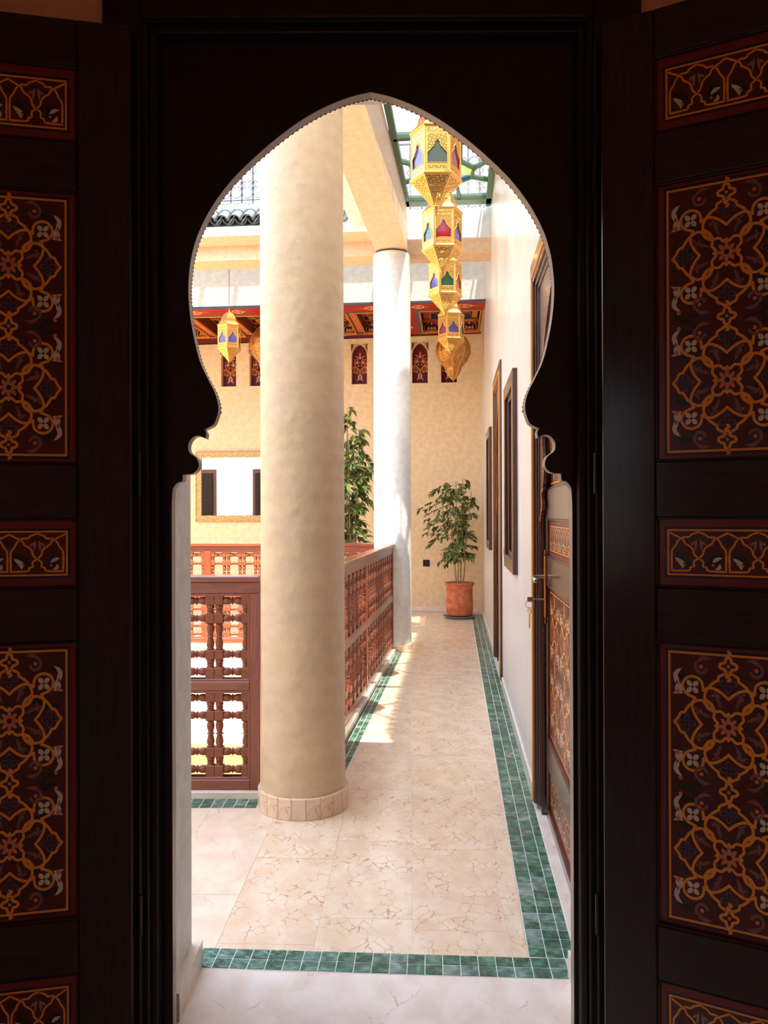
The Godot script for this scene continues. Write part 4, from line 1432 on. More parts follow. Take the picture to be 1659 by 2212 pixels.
func face(x0: float, x1: float, y0: float, y1: float, z: float, thick := 0.008) -> Mb:
	# an upright board with one picture over its front
	var m := Mb.new()
	m.quad(Vector3(x0, y0, z), Vector3(x1, y0, z), Vector3(x1, y1, z), Vector3(x0, y1, z), Vector3(0, 0, -1), Vector2(0, 1), Vector2(1, 1), Vector2(1, 0), Vector2(0, 0))
	m.box(Vector3((x0 + x1) / 2, (y0 + y1) / 2, z + thick * 0.5 + 0.0005), Vector3(x1 - x0, y1 - y0, thick))
	return m


func build_far_gallery() -> void:
	var at := along(Vector2(1.235, 9.2), Vector2(-6.6, 9.2 + 7.835 * WALL_K))
	var o := thing("ceiling_painted", "red and orange painted coffered wooden ceiling of the far gallery", "painted ceiling", at, "", "structure")
	var y := 3.84
	var zf := 0.40
	var zb := 1.55
	var ze := 1.67
	for k in 7:
		var m := Mb.new()
		uv_box(m, k * 1.1 - 0.0, (k + 1) * 1.1, y, y + 0.02, 0.0, zf, 0.9, 1.0)
		put("border_board", m, mats["red_border"], o)
		m = Mb.new()
		uv_box(m, k * 1.1, (k + 1) * 1.1, y, y + 0.02, zb, ze, 0.9, 1.0)
		put("border_board", m, mats["red_border"], o)
	# the cross board between the corner coffer and the row, and the narrow strip on the wall side
	for e in [[0.84, 1.22], [0.0, 0.07]]:
		var m := Mb.new()
		m.xf = Transform3D(Basis(Vector3.UP, -PI / 2), Vector3(e[1], 0, zf))
		uv_box(m, 0.0, zb - zf, y, y + 0.02, 0.0, e[1] - e[0], 0.9, 1.0)
		put("border_board", m, mats["red_border"] if e[0] > 0.5 else mats["beam_end"], o)
	var deck := y + 0.17
	put("deck", span(0.0, 7.7, deck + 0.02, deck + 0.05, 0.0, ze), mats["red_paint"], o)
	# corner coffer, with a raised inner frame
	coffer(o, 0.07, 0.84, zf, zb, y, deck, true)
	# the row of coffers between striped beams
	var x := 1.22
	while x < 5.2:
		coffer(o, x, x + 0.42, zf, zb, y, deck, false)
		var b := Mb.new()
		b.xf = Transform3D(Basis(Vector3.UP, -PI / 2), Vector3(x + 0.52, 0, zf))
		uv_box(b, 0.0, zb - zf - 0.03, y + 0.02, y + 0.15, 0.0, 0.1, 1.0, 1.0)
		put("striped_beam", b, mats["beam_stripes"], o)
		put("beam_end", face(x + 0.415, x + 0.525, y + 0.0, y + 0.13, zb - 0.03, 0.03), mats["beam_end"], o)
		x += 0.52
	# red band on the wall under the ceiling, widening to the left
	var ew := along(Vector2(1.40, 10.85), Vector2(-6.6, 10.85 + 8.0 * WALL_K))
	for s in [["wall_band", 0.0, 1.0, "red_paint", -0.012], ["wall_band_edge", 0.86, 1.12, "iron", -0.016]]:
		var m := Mb.new()
		m.prism(poly([[0.03, 3.84 - 0.006 * s[1]], [7.5, 3.84 - 0.12 * s[1]], [7.5, 3.84 - 0.12 * s[2]], [0.03, 3.84 - 0.006 * s[2]]]), s[4], 0.001)
		tag(put("trim_5", m, mats[s[3]], null, ew), "red painted band on the end wall above the niches" if s[3] == "red_paint" else "thin blue-grey line under the red painted band on the end wall", "painted band", "", "structure")
	mirror(ew)


func coffer(o: Node3D, x0: float, x1: float, z0: float, z1: float, y: float, deck: float, corner: bool) -> void:
	var gold: Material = mats["gold_paint"]
	var rim := Mb.new()
	for e in [[x0, x1, z0, z0 + 0.018], [x0, x1, z1 - 0.018, z1], [x0, x0 + 0.018, z0, z1], [x1 - 0.018, x1, z0, z1]]:
		rim.box(Vector3((e[0] + e[1]) / 2, y + 0.006, (e[2] + e[3]) / 2), Vector3(e[1] - e[0], 0.03, e[3] - e[2]), 0.004)
	put("gold_rim", rim, gold, o)
	# walls of the recess
	var n := 3 if corner else 2
	for k in n:
		put("coffer_panel", face(lerpf(x0, x1, float(k) / n), lerpf(x0, x1, (k + 1.0) / n), y + 0.012, deck, z1 - 0.022), mats["coffer_arch"], o)
	for s in [x0 + 0.004, x1 - 0.004]:
		put("coffer_side", span(s - 0.004, s + 0.004, y + 0.012, deck, z0, z1), mats["red_paint"], o)
	put("coffer_side", span(x0, x1, y + 0.012, deck, z0 - 0.004, z0 + 0.004), mats["red_paint"], o)
	var m := 3
	for k in m:
		var za := lerpf(z0, z1, float(k) / m)
		var zz := lerpf(z0, z1, (k + 1.0) / m)
		var f := Mb.new()
		f.quad(Vector3(x0, deck, za), Vector3(x1, deck, za), Vector3(x1, deck, zz), Vector3(x0, deck, zz), Vector3.DOWN, Vector2(0, 1), Vector2(1, 1), Vector2(1, 0), Vector2(0, 0))
		f.box(Vector3((x0 + x1) / 2, deck + 0.01, (za + zz) / 2), Vector3(x1 - x0, 0.018, zz - za))
		put("coffer_field", f, mats["coffer_field"], o)
	if corner:
		var fr := Mb.new()
		uv_box(fr, x0 + 0.01, x1 - 0.01, deck - 0.07, deck, z1 - 0.33, z1 - 0.14, 1.3, 1.0)
		put("inner_frame", fr, mats["red_border"], o)
		for s in [x0 + 0.08, x1 - 0.08]:
			put("inner_frame", span(s - 0.05, s + 0.05, deck - 0.06, deck, z0, z1 - 0.14), mats["beam_stripes"], o)


func mirror(ew: Transform3D) -> void:
	var k := sqrt(1.0 + WALL_K * WALL_K)
	var o := thing("mirror", "wide mirror in an engraved gilt frame on the end wall, left of the thick column", "mirror", ew * Transform3D(Basis(), Vector3((1.40 + 2.02) * k, 1.745, 0)))
	var w := 0.65
	var h := 0.49
	var t := 0.075
	put("glass", span(-w + t, w - t, -h + t, h - t, -0.022, -0.006), mats["mirror_silver"], o)
	put("backing", span(-w + 0.01, w - 0.01, -h + 0.01, h - 0.01, -0.008, -0.001), mats["wood_case"], o)
	for s in [[[-w, -h], [w, -h], [w - t, -h + t], [-w + t, -h + t]], [[-w, h], [w, h], [w - t, h - t], [-w + t, h - t]], [[-w, -h], [-w, h], [-w + t, h - t], [-w + t, -h + t]], [[w, -h], [w, h], [w - t, h - t], [w - t, -h + t]]]:
		var m := Mb.new()
		m.prism(poly(s), -0.034, -0.002)
		put("frame", m, mats["gilt"], o)
		# raised lips on both edges
		var b := Mb.new()
		b.tube([Vector3(s[0][0], s[0][1], -0.034), Vector3(s[1][0], s[1][1], -0.034)], 0.007, 8)
		b.tube([Vector3(s[2][0], s[2][1], -0.03), Vector3(s[3][0], s[3][1], -0.03)], 0.005, 8)
		put("frame_lip", b, mats["gilt"], o)


# ---------------------------------------------------------------- courtyard below and the walls round it

func build_courtyard() -> void:
	var white: Material = mats["plaster_white"]
	var peach: Material = mats["plaster_peach"]
	tag(put("floor_courtyard", flat([[-6.8, 2.5], [-6.8, 11.8], [1.6, 11.0], [1.6, 2.5]], -4.4, -4.2), mats["marble_pale"]), "pale marble courtyard floor one storey below", "floor", "", "structure")
	tag(put("wall_courtyard", flat([[-6.8, 2.6], [-6.8, 11.8], [-6.6, 11.8], [-6.6, 2.6]], -4.3, 4.4), peach), "peach plaster wall on the left side of the courtyard", "wall", "", "structure")
	tag(put("wall_below_near", flat([[-6.6, 3.70], [-6.6, 3.9], [-0.5, 3.9], [-0.5, 3.70]], -4.3, -0.25), white), "white wall below the front balustrade", "wall", "", "structure")
	tag(put("wall_below_side", flat([[-0.40, 3.8], [0.12, 8.1], [0.35, 8.1], [-0.2, 3.8]], -4.3, -0.25), white), "white wall below the side balustrade", "wall", "", "structure")
	var sl := along(Vector2(-0.05, 7.97), Vector2(-6.6, 7.97 + 6.55 * WALL_K))
	var o := thing("wall_below_far", "sunlit white fascia with mouldings below the far balustrade", "wall", sl, "", "structure")
	put("fascia", span(0.0, 6.6, -1.02, -0.09, 0.0, 0.25), white, o)
	put("moulding", span(0.0, 6.6, -0.004, 0.03, -0.075, 0.25, 0.008), white, o)
	put("moulding", span(0.0, 6.6, -0.05, -0.004, -0.05, 0.25, 0.01), white, o)
	put("moulding", span(0.0, 6.6, -0.09, -0.05, -0.025, 0.25, 0.008), white, o)
	put("pier", span(0.0, 0.4, -4.2, -1.02, 0.0, 0.4), white, o)
	put("pier", span(3.9, 4.3, -4.2, -1.02, 0.0, 0.4), white, o)
	var lw := along(Vector2(1.40, 10.84), Vector2(-6.6, 10.84 + 8.0 * WALL_K))
	var d := thing("door_5", "brown door frame with a yellow edge on the storey below, glimpsed through the front balustrade", "door frame", lw * Transform3D(Basis(), Vector3(3.34, -4.2, 0)), "", "structure")
	put("casing", span(0.0, 0.07, 0, 2.6, -0.03, 0.01, 0.003), mats["wood_case"], d)
	put("gold_bead", span(-0.03, 0.0, 0, 2.57, -0.035, 0.0, 0.003), mats["gold_paint"], d)
	put("casing", span(-1.0, 0.07, 2.6, 2.68, -0.03, 0.01, 0.003), mats["wood_case"], d)
	put("leaf", span(-1.0, -0.03, 0, 2.6, -0.006, 0.008), mats["plaster_white"], d)
	# a door and a window on the wall of our own side, which the mirror shows
	var ow := along(Vector2(-4.2, 2.534), Vector2(-6.9, 2.677))
	var fr := door_frame("door_4", "dark wooden arched door frame on the doorway's own wall, at the right edge of the mirror", ow, -0.4, 0.64, 2.43, mats["wood_case"])
	put("leaf", span(-0.38, 0.62, 0.03, 2.4, 0.065, 0.09), mats["wood_black"], fr)
	fr = door_frame("door_6", "plain dark door frame on the doorway's own wall, at the left edge of the mirror", ow, 1.74, 2.66, 2.43, mats["wood_case"])
	put("leaf", span(1.76, 2.64, 0.03, 2.4, 0.065, 0.09), mats["wood_black"], fr)


# ---------------------------------------------------------------- roof edges, terrace and skylights

func roof_tile_mesh(cover: bool) -> ArrayMesh:
	# half a tapering clay pipe, 0.26 m long, running up along +z
	var m := Mb.new()
	var seg := 8
	var a0 := 0.0 if cover else PI
	for e in seg:
		var p0 := a0 + PI * e / seg
		var p1 := a0 + PI * (e + 1) / seg
		for sh in [[1.0, 0.0], [-1.0, -0.011]]:
			var r0: float = 0.062 + sh[1]
			var r1: float = 0.054 + sh[1]
			var n0: Vector3 = Vector3(cos(p0), sin(p0), 0) * sh[0]
			var n1: Vector3 = Vector3(cos(p1), sin(p1), 0) * sh[0]
			m.tri(Vector3(cos(p0) * r0, sin(p0) * r0, 0), Vector3(cos(p1) * r0, sin(p1) * r0, 0), Vector3(cos(p1) * r1, sin(p1) * r1, 0.26), n0, n1, n1)
			m.tri(Vector3(cos(p0) * r0, sin(p0) * r0, 0), Vector3(cos(p1) * r1, sin(p1) * r1, 0.26), Vector3(cos(p0) * r1, sin(p0) * r1, 0.26), n0, n1, n0)
		var i := 0.062 - 0.011
		m.quad(Vector3(cos(p0) * 0.062, sin(p0) * 0.062, 0), Vector3(cos(p1) * 0.062, sin(p1) * 0.062, 0), Vector3(cos(p1) * i, sin(p1) * i, 0), Vector3(cos(p0) * i, sin(p0) * i, 0), Vector3(0, 0, -1))
	return m.mesh()


func eave(label: String, at: Transform3D, count: int, rows: int) -> void:
	var o := thing("roof", label, "tiled roof", at, "", "structure")
	var cover := roof_tile_mesh(true)
	var channel := roof_tile_mesh(false)
	var pitch := 0.127
	var slope := Basis(Vector3.RIGHT, -0.62)
	var bed := Mb.new()
	bed.xf = Transform3D(slope, Vector3(0, -0.045, 0.02))
	bed.box(Vector3(count * pitch / 2, -0.02, 0.2), Vector3(count * pitch, 0.03, 0.42))
	put("bed", bed, mats["plaster_white"], o)
	for k in count:
		for r in rows:
			var up := slope * Vector3(0, 0, r * 0.19)
			put("roof_tile", channel, mats["roof_glaze"], o, Transform3D(slope, Vector3((k + 0.5) * pitch, 0.035, 0.0) + up))
			put("roof_tile", cover, mats["roof_glaze"], o, Transform3D(slope, Vector3((k + 1.0) * pitch, 0.012, -0.005) + up))


func bar(m: Mb, a: Vector2, b: Vector2, y: float, w := 0.03, h := 0.05) -> void:
	var t := along(a, b, y)
	m.xf = t
	m.box(Vector3(a.distance_to(b) / 2, 0, 0), Vector3(a.distance_to(b) + w * 0.5, h, w), 0.004)
	m.xf = Transform3D()


func sky_left(d: float) -> float:
	return 0.03 + 0.107 * (d - 5.85)


func build_roofs() -> void:
	var fb := along(Vector2(1.12, 7.84), Vector2(-6.6, 7.84 + 7.72 * WALL_K))
	eave("grey-green glazed barrel roof tiles along the far eave, below the iron railing", fb * Transform3D(Basis(), Vector3(1.42, 4.225, -0.33)), 25, 2)
	var side := along(Vector2(-0.62, 3.7), Vector2(-0.30, 7.45))
	eave("grey-green glazed barrel roof tiles on the eave over the side balustrade", side * Transform3D(Basis(), Vector3(0.0, 4.225, -0.09)), 28, 1)
	tag(put("wall_parapet", span(1.3, 7.7, 4.41, 4.52, 0.0, 0.29), mats["plaster_white"], null, fb), "white kerb under the iron railing above the far eave", "wall", "", "structure")
	iron_railing("wrought iron scroll railing along the far terrace above the roof tiles", fb * Transform3D(Basis(), Vector3(1.2, 4.54, 0.14)), 3.6)
	iron_railing("wrought iron scroll railing seen through the skylight behind the lanterns", fb * Transform3D(Basis(), Vector3(0.03, 4.44, 0.14)), 1.0, 0.7)
	var rw := right_wall()
	iron_railing("wrought iron scroll railing on top of the right wall beside the skylight", rw * Transform3D(Basis(), Vector3(3.3, 4.72, 0.05)), 5.6)
	tag(put("wall_terrace", flat([[-9.0, 12.6], [-9.0, 12.8], [6.0, 12.8], [6.0, 12.6]], 4.0, 6.3), mats["plaster_white"]), "white parapet wall across the roof terrace", "wall", "", "structure")
	# the skylight over the gallery: green bars in a star in each bay
	var o := thing("window_3", "green framed skylight with star shaped bars over the gallery", "skylight", Transform3D(), "", "structure")
	var green: Material = mats["green_frame"]
	var y := 4.43
	var edge := Mb.new()
	bar(edge, Vector2(sky_left(3.4), 3.4), Vector2(sky_left(7.8), 7.8), y, 0.055, 0.06)
	put("frame", edge, green, o)
	edge = Mb.new()
	bar(edge, Vector2(wall_x(3.4) - 0.03, 3.4), Vector2(wall_x(7.8) - 0.03, 7.8), y, 0.055, 0.06)
	put("frame", edge, green, o)
	var glass := ["glass_clear", "glass_clear", "glass_clear", "glass_clear"]
	for bay in [[3.4, 4.9], [4.9, 6.44], [6.44, 7.8]]:
		var d0: float = bay[0]
		var d1: float = bay[1]
		for d in ([d0, d1] if d0 == 3.4 else [d1]):
			var m := Mb.new()
			var broad := 0.14 if d > 7.0 else 0.045
			var dd: float = d - broad * 0.35
			bar(m, Vector2(sky_left(d), dd), Vector2(wall_x(d), dd - 0.0895 * (wall_x(d) - sky_left(d))), y, broad, 0.06)
			put("crossbar", m, green, o)
		var cd := lerpf(d0, d1, 0.5)
		var c := Vector2((sky_left(cd) + wall_x(cd)) / 2, cd - 0.03)
		var r := 0.24
		var star := PackedVector2Array()
		var outer := PackedVector2Array()
		for k in 8:
			var a := PI / 8 + TAU * k / 8
			star.append(c + Vector2.from_angle(a) * r)
			# where the spoke meets the frame: alternately a third and two thirds along each side
			var u: Array = [[1.0, 0.64], [0.66, 1.0], [0.34, 1.0], [0.0, 0.64], [0.0, 0.3], [0.34, 0.0], [0.66, 0.0], [1.0, 0.3]][k]
			var d := lerpf(d0, d1, u[1])
			outer.append(Vector2(lerpf(sky_left(d), wall_x(d) - 0.03, u[0]), d - 0.05 * u[0]))
		for k in 8:
			var m := Mb.new()
			bar(m, star[k], star[(k + 1) % 8], y, 0.026, 0.045)
			put("star_bar", m, green, o)
			m = Mb.new()
			bar(m, star[k], outer[k], y, 0.026, 0.045)
			put("spoke", m, green, o)
			var corner := PackedVector2Array([star[k], outer[k]])
			if k in [0, 2, 4, 6]:
				var e: Array = [[1.0, 1.0], [0, 0], [0.0, 1.0], [0, 0], [0.0, 0.0], [0, 0], [1.0, 0.0]][k]
				if k in [0, 4]:
					corner.append(Vector2(lerpf(sky_left(lerpf(d0, d1, e[1])), wall_x(lerpf(d0, d1, e[1])) - 0.03, e[0]), lerpf(d0, d1, e[1]) - 0.05 * e[0]))
				elif k == 2:
					corner.append(Vector2(sky_left(d1), d1))
				else:
					corner.append(Vector2(wall_x(d0) - 0.03, d0 - 0.05))
			corner.append(outer[(k + 1) % 8])
			corner.append(star[(k + 1) % 8])
			var p := Mb.new()
			p.slab(corner, y + 0.002, y + 0.006)
			put("pane", p, mats[glass[k % 4]], o)
		for k in 4:
			var p := Mb.new()
			p.slab(PackedVector2Array([c, star[k * 2], star[k * 2 + 1], star[(k * 2 + 2) % 8]]), y + 0.002, y + 0.006)
			put("pane", p, mats[["glass_blue", "glass_amber", "glass_green", "glass_lime"][k]], o)
	# plain bars over the strip in front of the painted ceiling
	o = thing("window_4", "row of plain skylight bars over the strip before the painted ceiling", "skylight", fb, "", "structure")
	for k in 17:
		put("bar", span(k * 0.42, k * 0.42 + 0.05, 4.40, 4.45, 0.29, 1.36, 0.004), green, o)
		put("pane", span(k * 0.42 + 0.05, k * 0.42 + 0.42, 4.42, 4.426, 0.29, 1.36), mats["glass_frosted"], o)


# ---------------------------------------------------------------- lanterns

var lantern_parts := {}


func arch_pane(u: float) -> float:
	# half width of the lantern's window arch at height u (0 sill .. 1 point), as a share of its greatest half width
	if u < 0.45:
		return 1.0
	if u < 0.55:
		return lerpf(1.0, 0.72, (u - 0.45) / 0.1)
	if u < 0.7:
		return lerpf(0.72, 0.42, (u - 0.55) / 0.15)
	if u < 0.78:
		return 0.33
	if u < 0.86:
		return 0.30
	return lerpf(0.27, 0.0, (u - 0.86) / 0.14)


func make_lantern_parts() -> void:
	# unit: metres for a lantern 0.30 m from corner to corner; y = 0 at the lower rim
	var R := 0.142
	var ap := R * cos(PI / 6)
	var side := R
	var H := 0.262
	# upright face at z = ap, pierced, with a window arch left out
	var wy0 := 0.048
	var wy1 := 0.180
	var ww := 0.054
	var m := Mb.new()
	var nx := 17
	var ny := 31
	var pos := func(u: float, v: float) -> Vector3: return Vector3((u - 0.5) * side, v * H, ap)
	var kind := func(i: int, j: int) -> int:
		var u := (i + 0.5) / nx
		var v := (j + 0.5) / ny
		var x := absf(u - 0.5) * side
		var yy := v * H
		if yy > wy0 and yy < wy1 and x < ww * arch_pane((yy - wy0) / (wy1 - wy0)):
			return 2
		if i < 2 or i >= nx - 2 or j < 2 or j >= ny - 2 or j in [4, 5, 25]:
			return 1
		if yy > wy0 - 0.008 and yy < wy1 and x < ww * arch_pane((yy - wy0) / (wy1 - wy0)) + 0.007:
			return 1
		if yy > wy0 - 0.012 and yy <= wy0:
			return 1
		return 1 if (i + j * 2) % 5 == 0 else 0
	m.sheet(pos, nx, ny, kind, 0.85)
	# rim of the arch and the folded edges of the face
	var rim := []
	for s in [-1, 1]:
		var half := []
		for k in 29:
			var u := k / 28.0
			half.append(Vector3(s * (ww * arch_pane(u) + 0.002), lerpf(wy0, wy1, u), ap + 0.001))
		if s < 0:
			rim = half
		else:
			half.reverse()
			rim += half
	m.tube(rim, 0.003, 5, true)
	for s in [-1, 1]:
		m.box(Vector3(s * side * 0.485, H / 2, ap), Vector3(0.009, H, 0.006), 0.002)
	lantern_parts["face"] = m.mesh()
	lantern_parts["pane"] = span(-0.06, 0.06, wy0 - 0.012, wy1 + 0.004, ap - 0.009, ap - 0.006).mesh()
	# cone below: six triangles down to the point
	m = Mb.new()
	var top := func(u: float, v: float) -> Vector3:
		var a := Vector3((u - 0.5) * 0.149, -0.012, 0.149 * cos(PI / 6))
		return a.lerp(Vector3((u - 0.5) * 0.012, -0.165, 0.0104), v)
	m.sheet(top, 13, 20, func(i: int, j: int) -> int: return 1 if (i < 1 or i > 11 or j < 1 or j > 18 or (i + j * 2) % 5 == 0) else 0, 0.85)
	lantern_parts["cone"] = m.mesh()
	# dome: six curved leaves; skirt under it
	m = Mb.new()
	var prof := [Vector2(0.108, 0.312), Vector2(0.100, 0.345), Vector2(0.082, 0.385), Vector2(0.054, 0.418), Vector2(0.02, 0.442)]
	var dome := func(u: float, v: float) -> Vector3:
		var f := v * (prof.size() - 1)
		var k := mini(int(f), prof.size() - 2)
		var p: Vector2 = (prof[k] as Vector2).lerp(prof[k + 1], f - k)
		return Vector3((u - 0.5) * p.x, p.y, p.x * cos(PI / 6))
	m.sheet(dome, 12, 18, func(i: int, j: int) -> int: return 1 if (i < 1 or i > 10 or j < 1 or j > 16 or (i + j * 2) % 5 == 0) else 0, 0.85)
	lantern_parts["dome"] = m.mesh()
	m = Mb.new()
	m.lathe([Vector2(0.152, H), Vector2(0.152, H + 0.006), Vector2(0.108, H + 0.05), Vector2(0.108, H + 0.05)], 6, PI / 6 - PI / 2 - PI / 6 + PI / 6, true)
	m.lathe([Vector2(0.142, H - 0.012), Vector2(0.152, H)], 6, -PI / 2 + PI / 6, true)
	lantern_parts["skirt"] = m.mesh()
	m = Mb.new()
	m.lathe([Vector2(0.142, 0.004), Vector2(0.152, -0.002), Vector2(0.152, -0.012), Vector2(0.146, -0.014)], 6, -PI / 2 + PI / 6, true)
	lantern_parts["rim"] = m.mesh()
	m = Mb.new()
	m.lathe([Vector2(0.0, -0.205), Vector2(0.004, -0.202), Vector2(0.003, -0.19), Vector2(0.008, -0.184), Vector2(0.008, -0.179), Vector2(0.004, -0.174), Vector2(0.012, -0.164)], 12)
	lantern_parts["finial"] = m.mesh()
	m = Mb.new()
	m.lathe([Vector2(0.02, 0.44), Vector2(0.012, 0.455), Vector2(0.006, 0.46), Vector2(0.006, 0.475), Vector2(0.0, 0.478)], 12)
	lantern_parts["cap"] = m.mesh()
	var link := []
	for k in 12:
		link.append(Vector3(0.008 * cos(TAU * k / 12), 0.015 * sin(TAU * k / 12), 0))
	m = Mb.new()
	m.tube(link, 0.0022, 6, true)
	lantern_parts["link"] = m


func chain(o: Node3D, from: float, to: float) -> void:
	var m := Mb.new()
	var y := from + 0.012
	var k := 0
	var pts: Mb = lantern_parts["link"]
	while y < to:
		var b := Basis(Vector3.UP, (k % 2) * PI / 2)
		for i in pts.v.size():
			m.v.append(b * pts.v[i] + Vector3(0, y, 0))
			m.n.append(b * pts.n[i])
			m.t.append(Vector2())
		y += 0.0255
		k += 1
	put("chain", m, mats["brass_dark"], o)


func hex_lantern(label: String, at: Vector3, turn: float, colours: Array, scale_: float, hang_to: float) -> void:
	var o := thing("hanging_lantern", label, "lantern", Transform3D(Basis(Vector3.UP, turn).scaled(Vector3.ONE * scale_), at), "pierced brass lanterns over the gallery")
	var brass: Material = mats["brass"]
	for k in 6:
		var b := Transform3D(Basis(Vector3.UP, TAU * k / 6), Vector3())
		var f := put("side_panel", lantern_parts["face"], brass, o, b)
		put("glass_pane", lantern_parts["pane"], mats[colours[k % colours.size()]], f)
		put("cone_panel", lantern_parts["cone"], brass, o, b)
		put("dome_panel", lantern_parts["dome"], brass, o, b)
	put("skirt", lantern_parts["skirt"], brass, o)
	put("rim", lantern_parts["rim"], brass, o)
	put("finial", lantern_parts["finial"], mats["brass_dark"], o)
	put("cap", lantern_parts["cap"], mats["brass_dark"], o)
	chain(o, 0.475, (hang_to - at.y) / scale_)


func globe_lantern(label: String, at: Vector3, hang_to: float) -> void:
	# a faceted globe over a smaller pointed bulb; y = 0 at the tip
	var o := thing("globe_lantern", label, "lantern", Transform3D(Basis(Vector3.UP, 0.2), at), "bronze globe lanterns under the painted ceiling")
	var bronze: Material = mats["bronze"]
	var prof := [Vector2(0.10, 0.17), Vector2(0.17, 0.25), Vector2(0.215, 0.35), Vector2(0.21, 0.45), Vector2(0.165, 0.54), Vector2(0.10, 0.60)]
	var low := [Vector2(0.012, 0.02), Vector2(0.06, 0.07), Vector2(0.095, 0.13), Vector2(0.10, 0.17)]
	var n := 8
	for part in [["globe_panel", prof, 10, 26], ["bulb_panel", low, 6, 12]]:
		var pr: Array = part[1]
		var nx: int = part[2]
		var ny: int = part[3]
		var m := Mb.new()
		var f := func(u: float, v: float) -> Vector3:
			var g := v * (pr.size() - 1)
			var k := mini(int(g), pr.size() - 2)
			var p: Vector2 = (pr[k] as Vector2).lerp(pr[k + 1], g - k)
			var w := (u - 0.5) * 2.0 * tan(PI / n) * p.x
			var bulge := 0.13 * p.x * (1.0 - (2 * u - 1) * (2 * u - 1)) * (1.0 if part[0] == "globe_panel" else 0.4)
			return Vector3(w, p.y, p.x * cos(PI / n) + bulge)
		m.sheet(f, nx, ny, func(i: int, j: int) -> int: return 1 if (i < 1 or i > nx - 2 or j < 1 or j > ny - 2 or (i + j * 2) % 5 == 0) else 0, 0.8)
		var shared := m.mesh()
		for k in n:
			put(part[0], shared, bronze, o, Transform3D(Basis(Vector3.UP, TAU * k / n), Vector3()))
	for k in n:
		var a := TAU * (k + 0.5) / n
		var line := []
		for p in low + prof.slice(1):
			line.append(Vector3(sin(a) * p.x, p.y, cos(a) * p.x) * Vector3(1.01, 1, 1.01))
		var rib := Mb.new()
		rib.tube(line, 0.005, 6)
		put("rib", rib, mats["brass"], o)
	var ring := Mb.new()
	ring.lathe([Vector2(0.1, 0.162), Vector2(0.11, 0.17), Vector2(0.1, 0.178)], 24)
	ring.lathe([Vector2(0.1, 0.595), Vector2(0.105, 0.605), Vector2(0.06, 0.63), Vector2(0.03, 0.66), Vector2(0.01, 0.67)], 16)
	ring.lathe([Vector2(0, -0.02), Vector2(0.004, -0.015), Vector2(0.004, 0.0), Vector2(0.012, 0.02)], 10)
	put("fittings", ring, bronze, o)
	chain(o, 0.665, hang_to - at.y)


func build_lanterns() -> void:
	make_lantern_parts()
	# y of the lower rim: the point hangs 0.185 below it
	var P := "glass_purple"
	var G := "glass_green"
	var K := "glass_pink"
	var y := 3.262
	# order of panes: facing the door, then counted to the right round the lantern
	hex_lantern("large brass lantern nearest the doorway, green glass facing, purple and pink at its sides", V(0.304, y, 4.51), 0.0, [G, K, "glass_grey", G, K, P], 1.0, 4.36)
	hex_lantern("second brass lantern in the row, red glass facing the doorway", V(0.429, y, 5.7), 0.0, ["glass_red", P, G, "glass_red", P, "glass_grey"], 1.0, 4.36)
	hex_lantern("third brass lantern in the row, green glass facing and purple on its left", V(0.543, y, 6.89), 0.07, [G, K, P, G, K, P], 1.0, 4.36)
	hex_lantern("fourth and farthest brass lantern of the row, purple glass facing, before the globe lantern", V(0.745, y, 8.64), 0.12, [P, "glass_grey", G, K, P, K], 1.0, 4.42)
	hex_lantern("lone brass lantern on a long chain left of the thick column", V(-1.735, 3.22, 8.85), 0.52, [P, "glass_grey", P, K, G, P], 0.92, 4.42)
	globe_lantern("bronze globe lantern with a pointed bulb below, beyond the row of brass lanterns", V(0.888, 3.035, 10.0), 3.86)
	globe_lantern("bronze globe lantern half hidden behind the left edge of the thick column", V(-1.50, 3.13, 10.1), 3.86)


# ---------------------------------------------------------------- potted figs

func leaf_mesh() -> ArrayMesh:
	# a folded, drooping pointed leaf 1 m long: scaled on use
	var m := Mb.new()
	var w := [0.0, 0.17, 0.235, 0.235, 0.185, 0.095, 0.0]
	for k in 6:
		var a := k / 6.0
		var b := (k + 1) / 6.0
		var ya := -0.35 * a * a
		var yb := -0.35 * b * b
		for s in [-1.0, 1.0]:
			var nn := Vector3(-s * 0.35, 1.0, 0.3 * a).normalized()
			var p := [Vector3(0, ya, a), Vector3(s * w[k], ya + w[k] * 0.35, a), Vector3(s * w[k + 1], yb + w[k + 1] * 0.35, b), Vector3(0, yb, b)]
			if k > 0:
				m.tri(p[0], p[1], p[2], nn, nn, nn)
			m.tri(p[0], p[2], p[3], nn, nn, nn)
	return m.mesh()


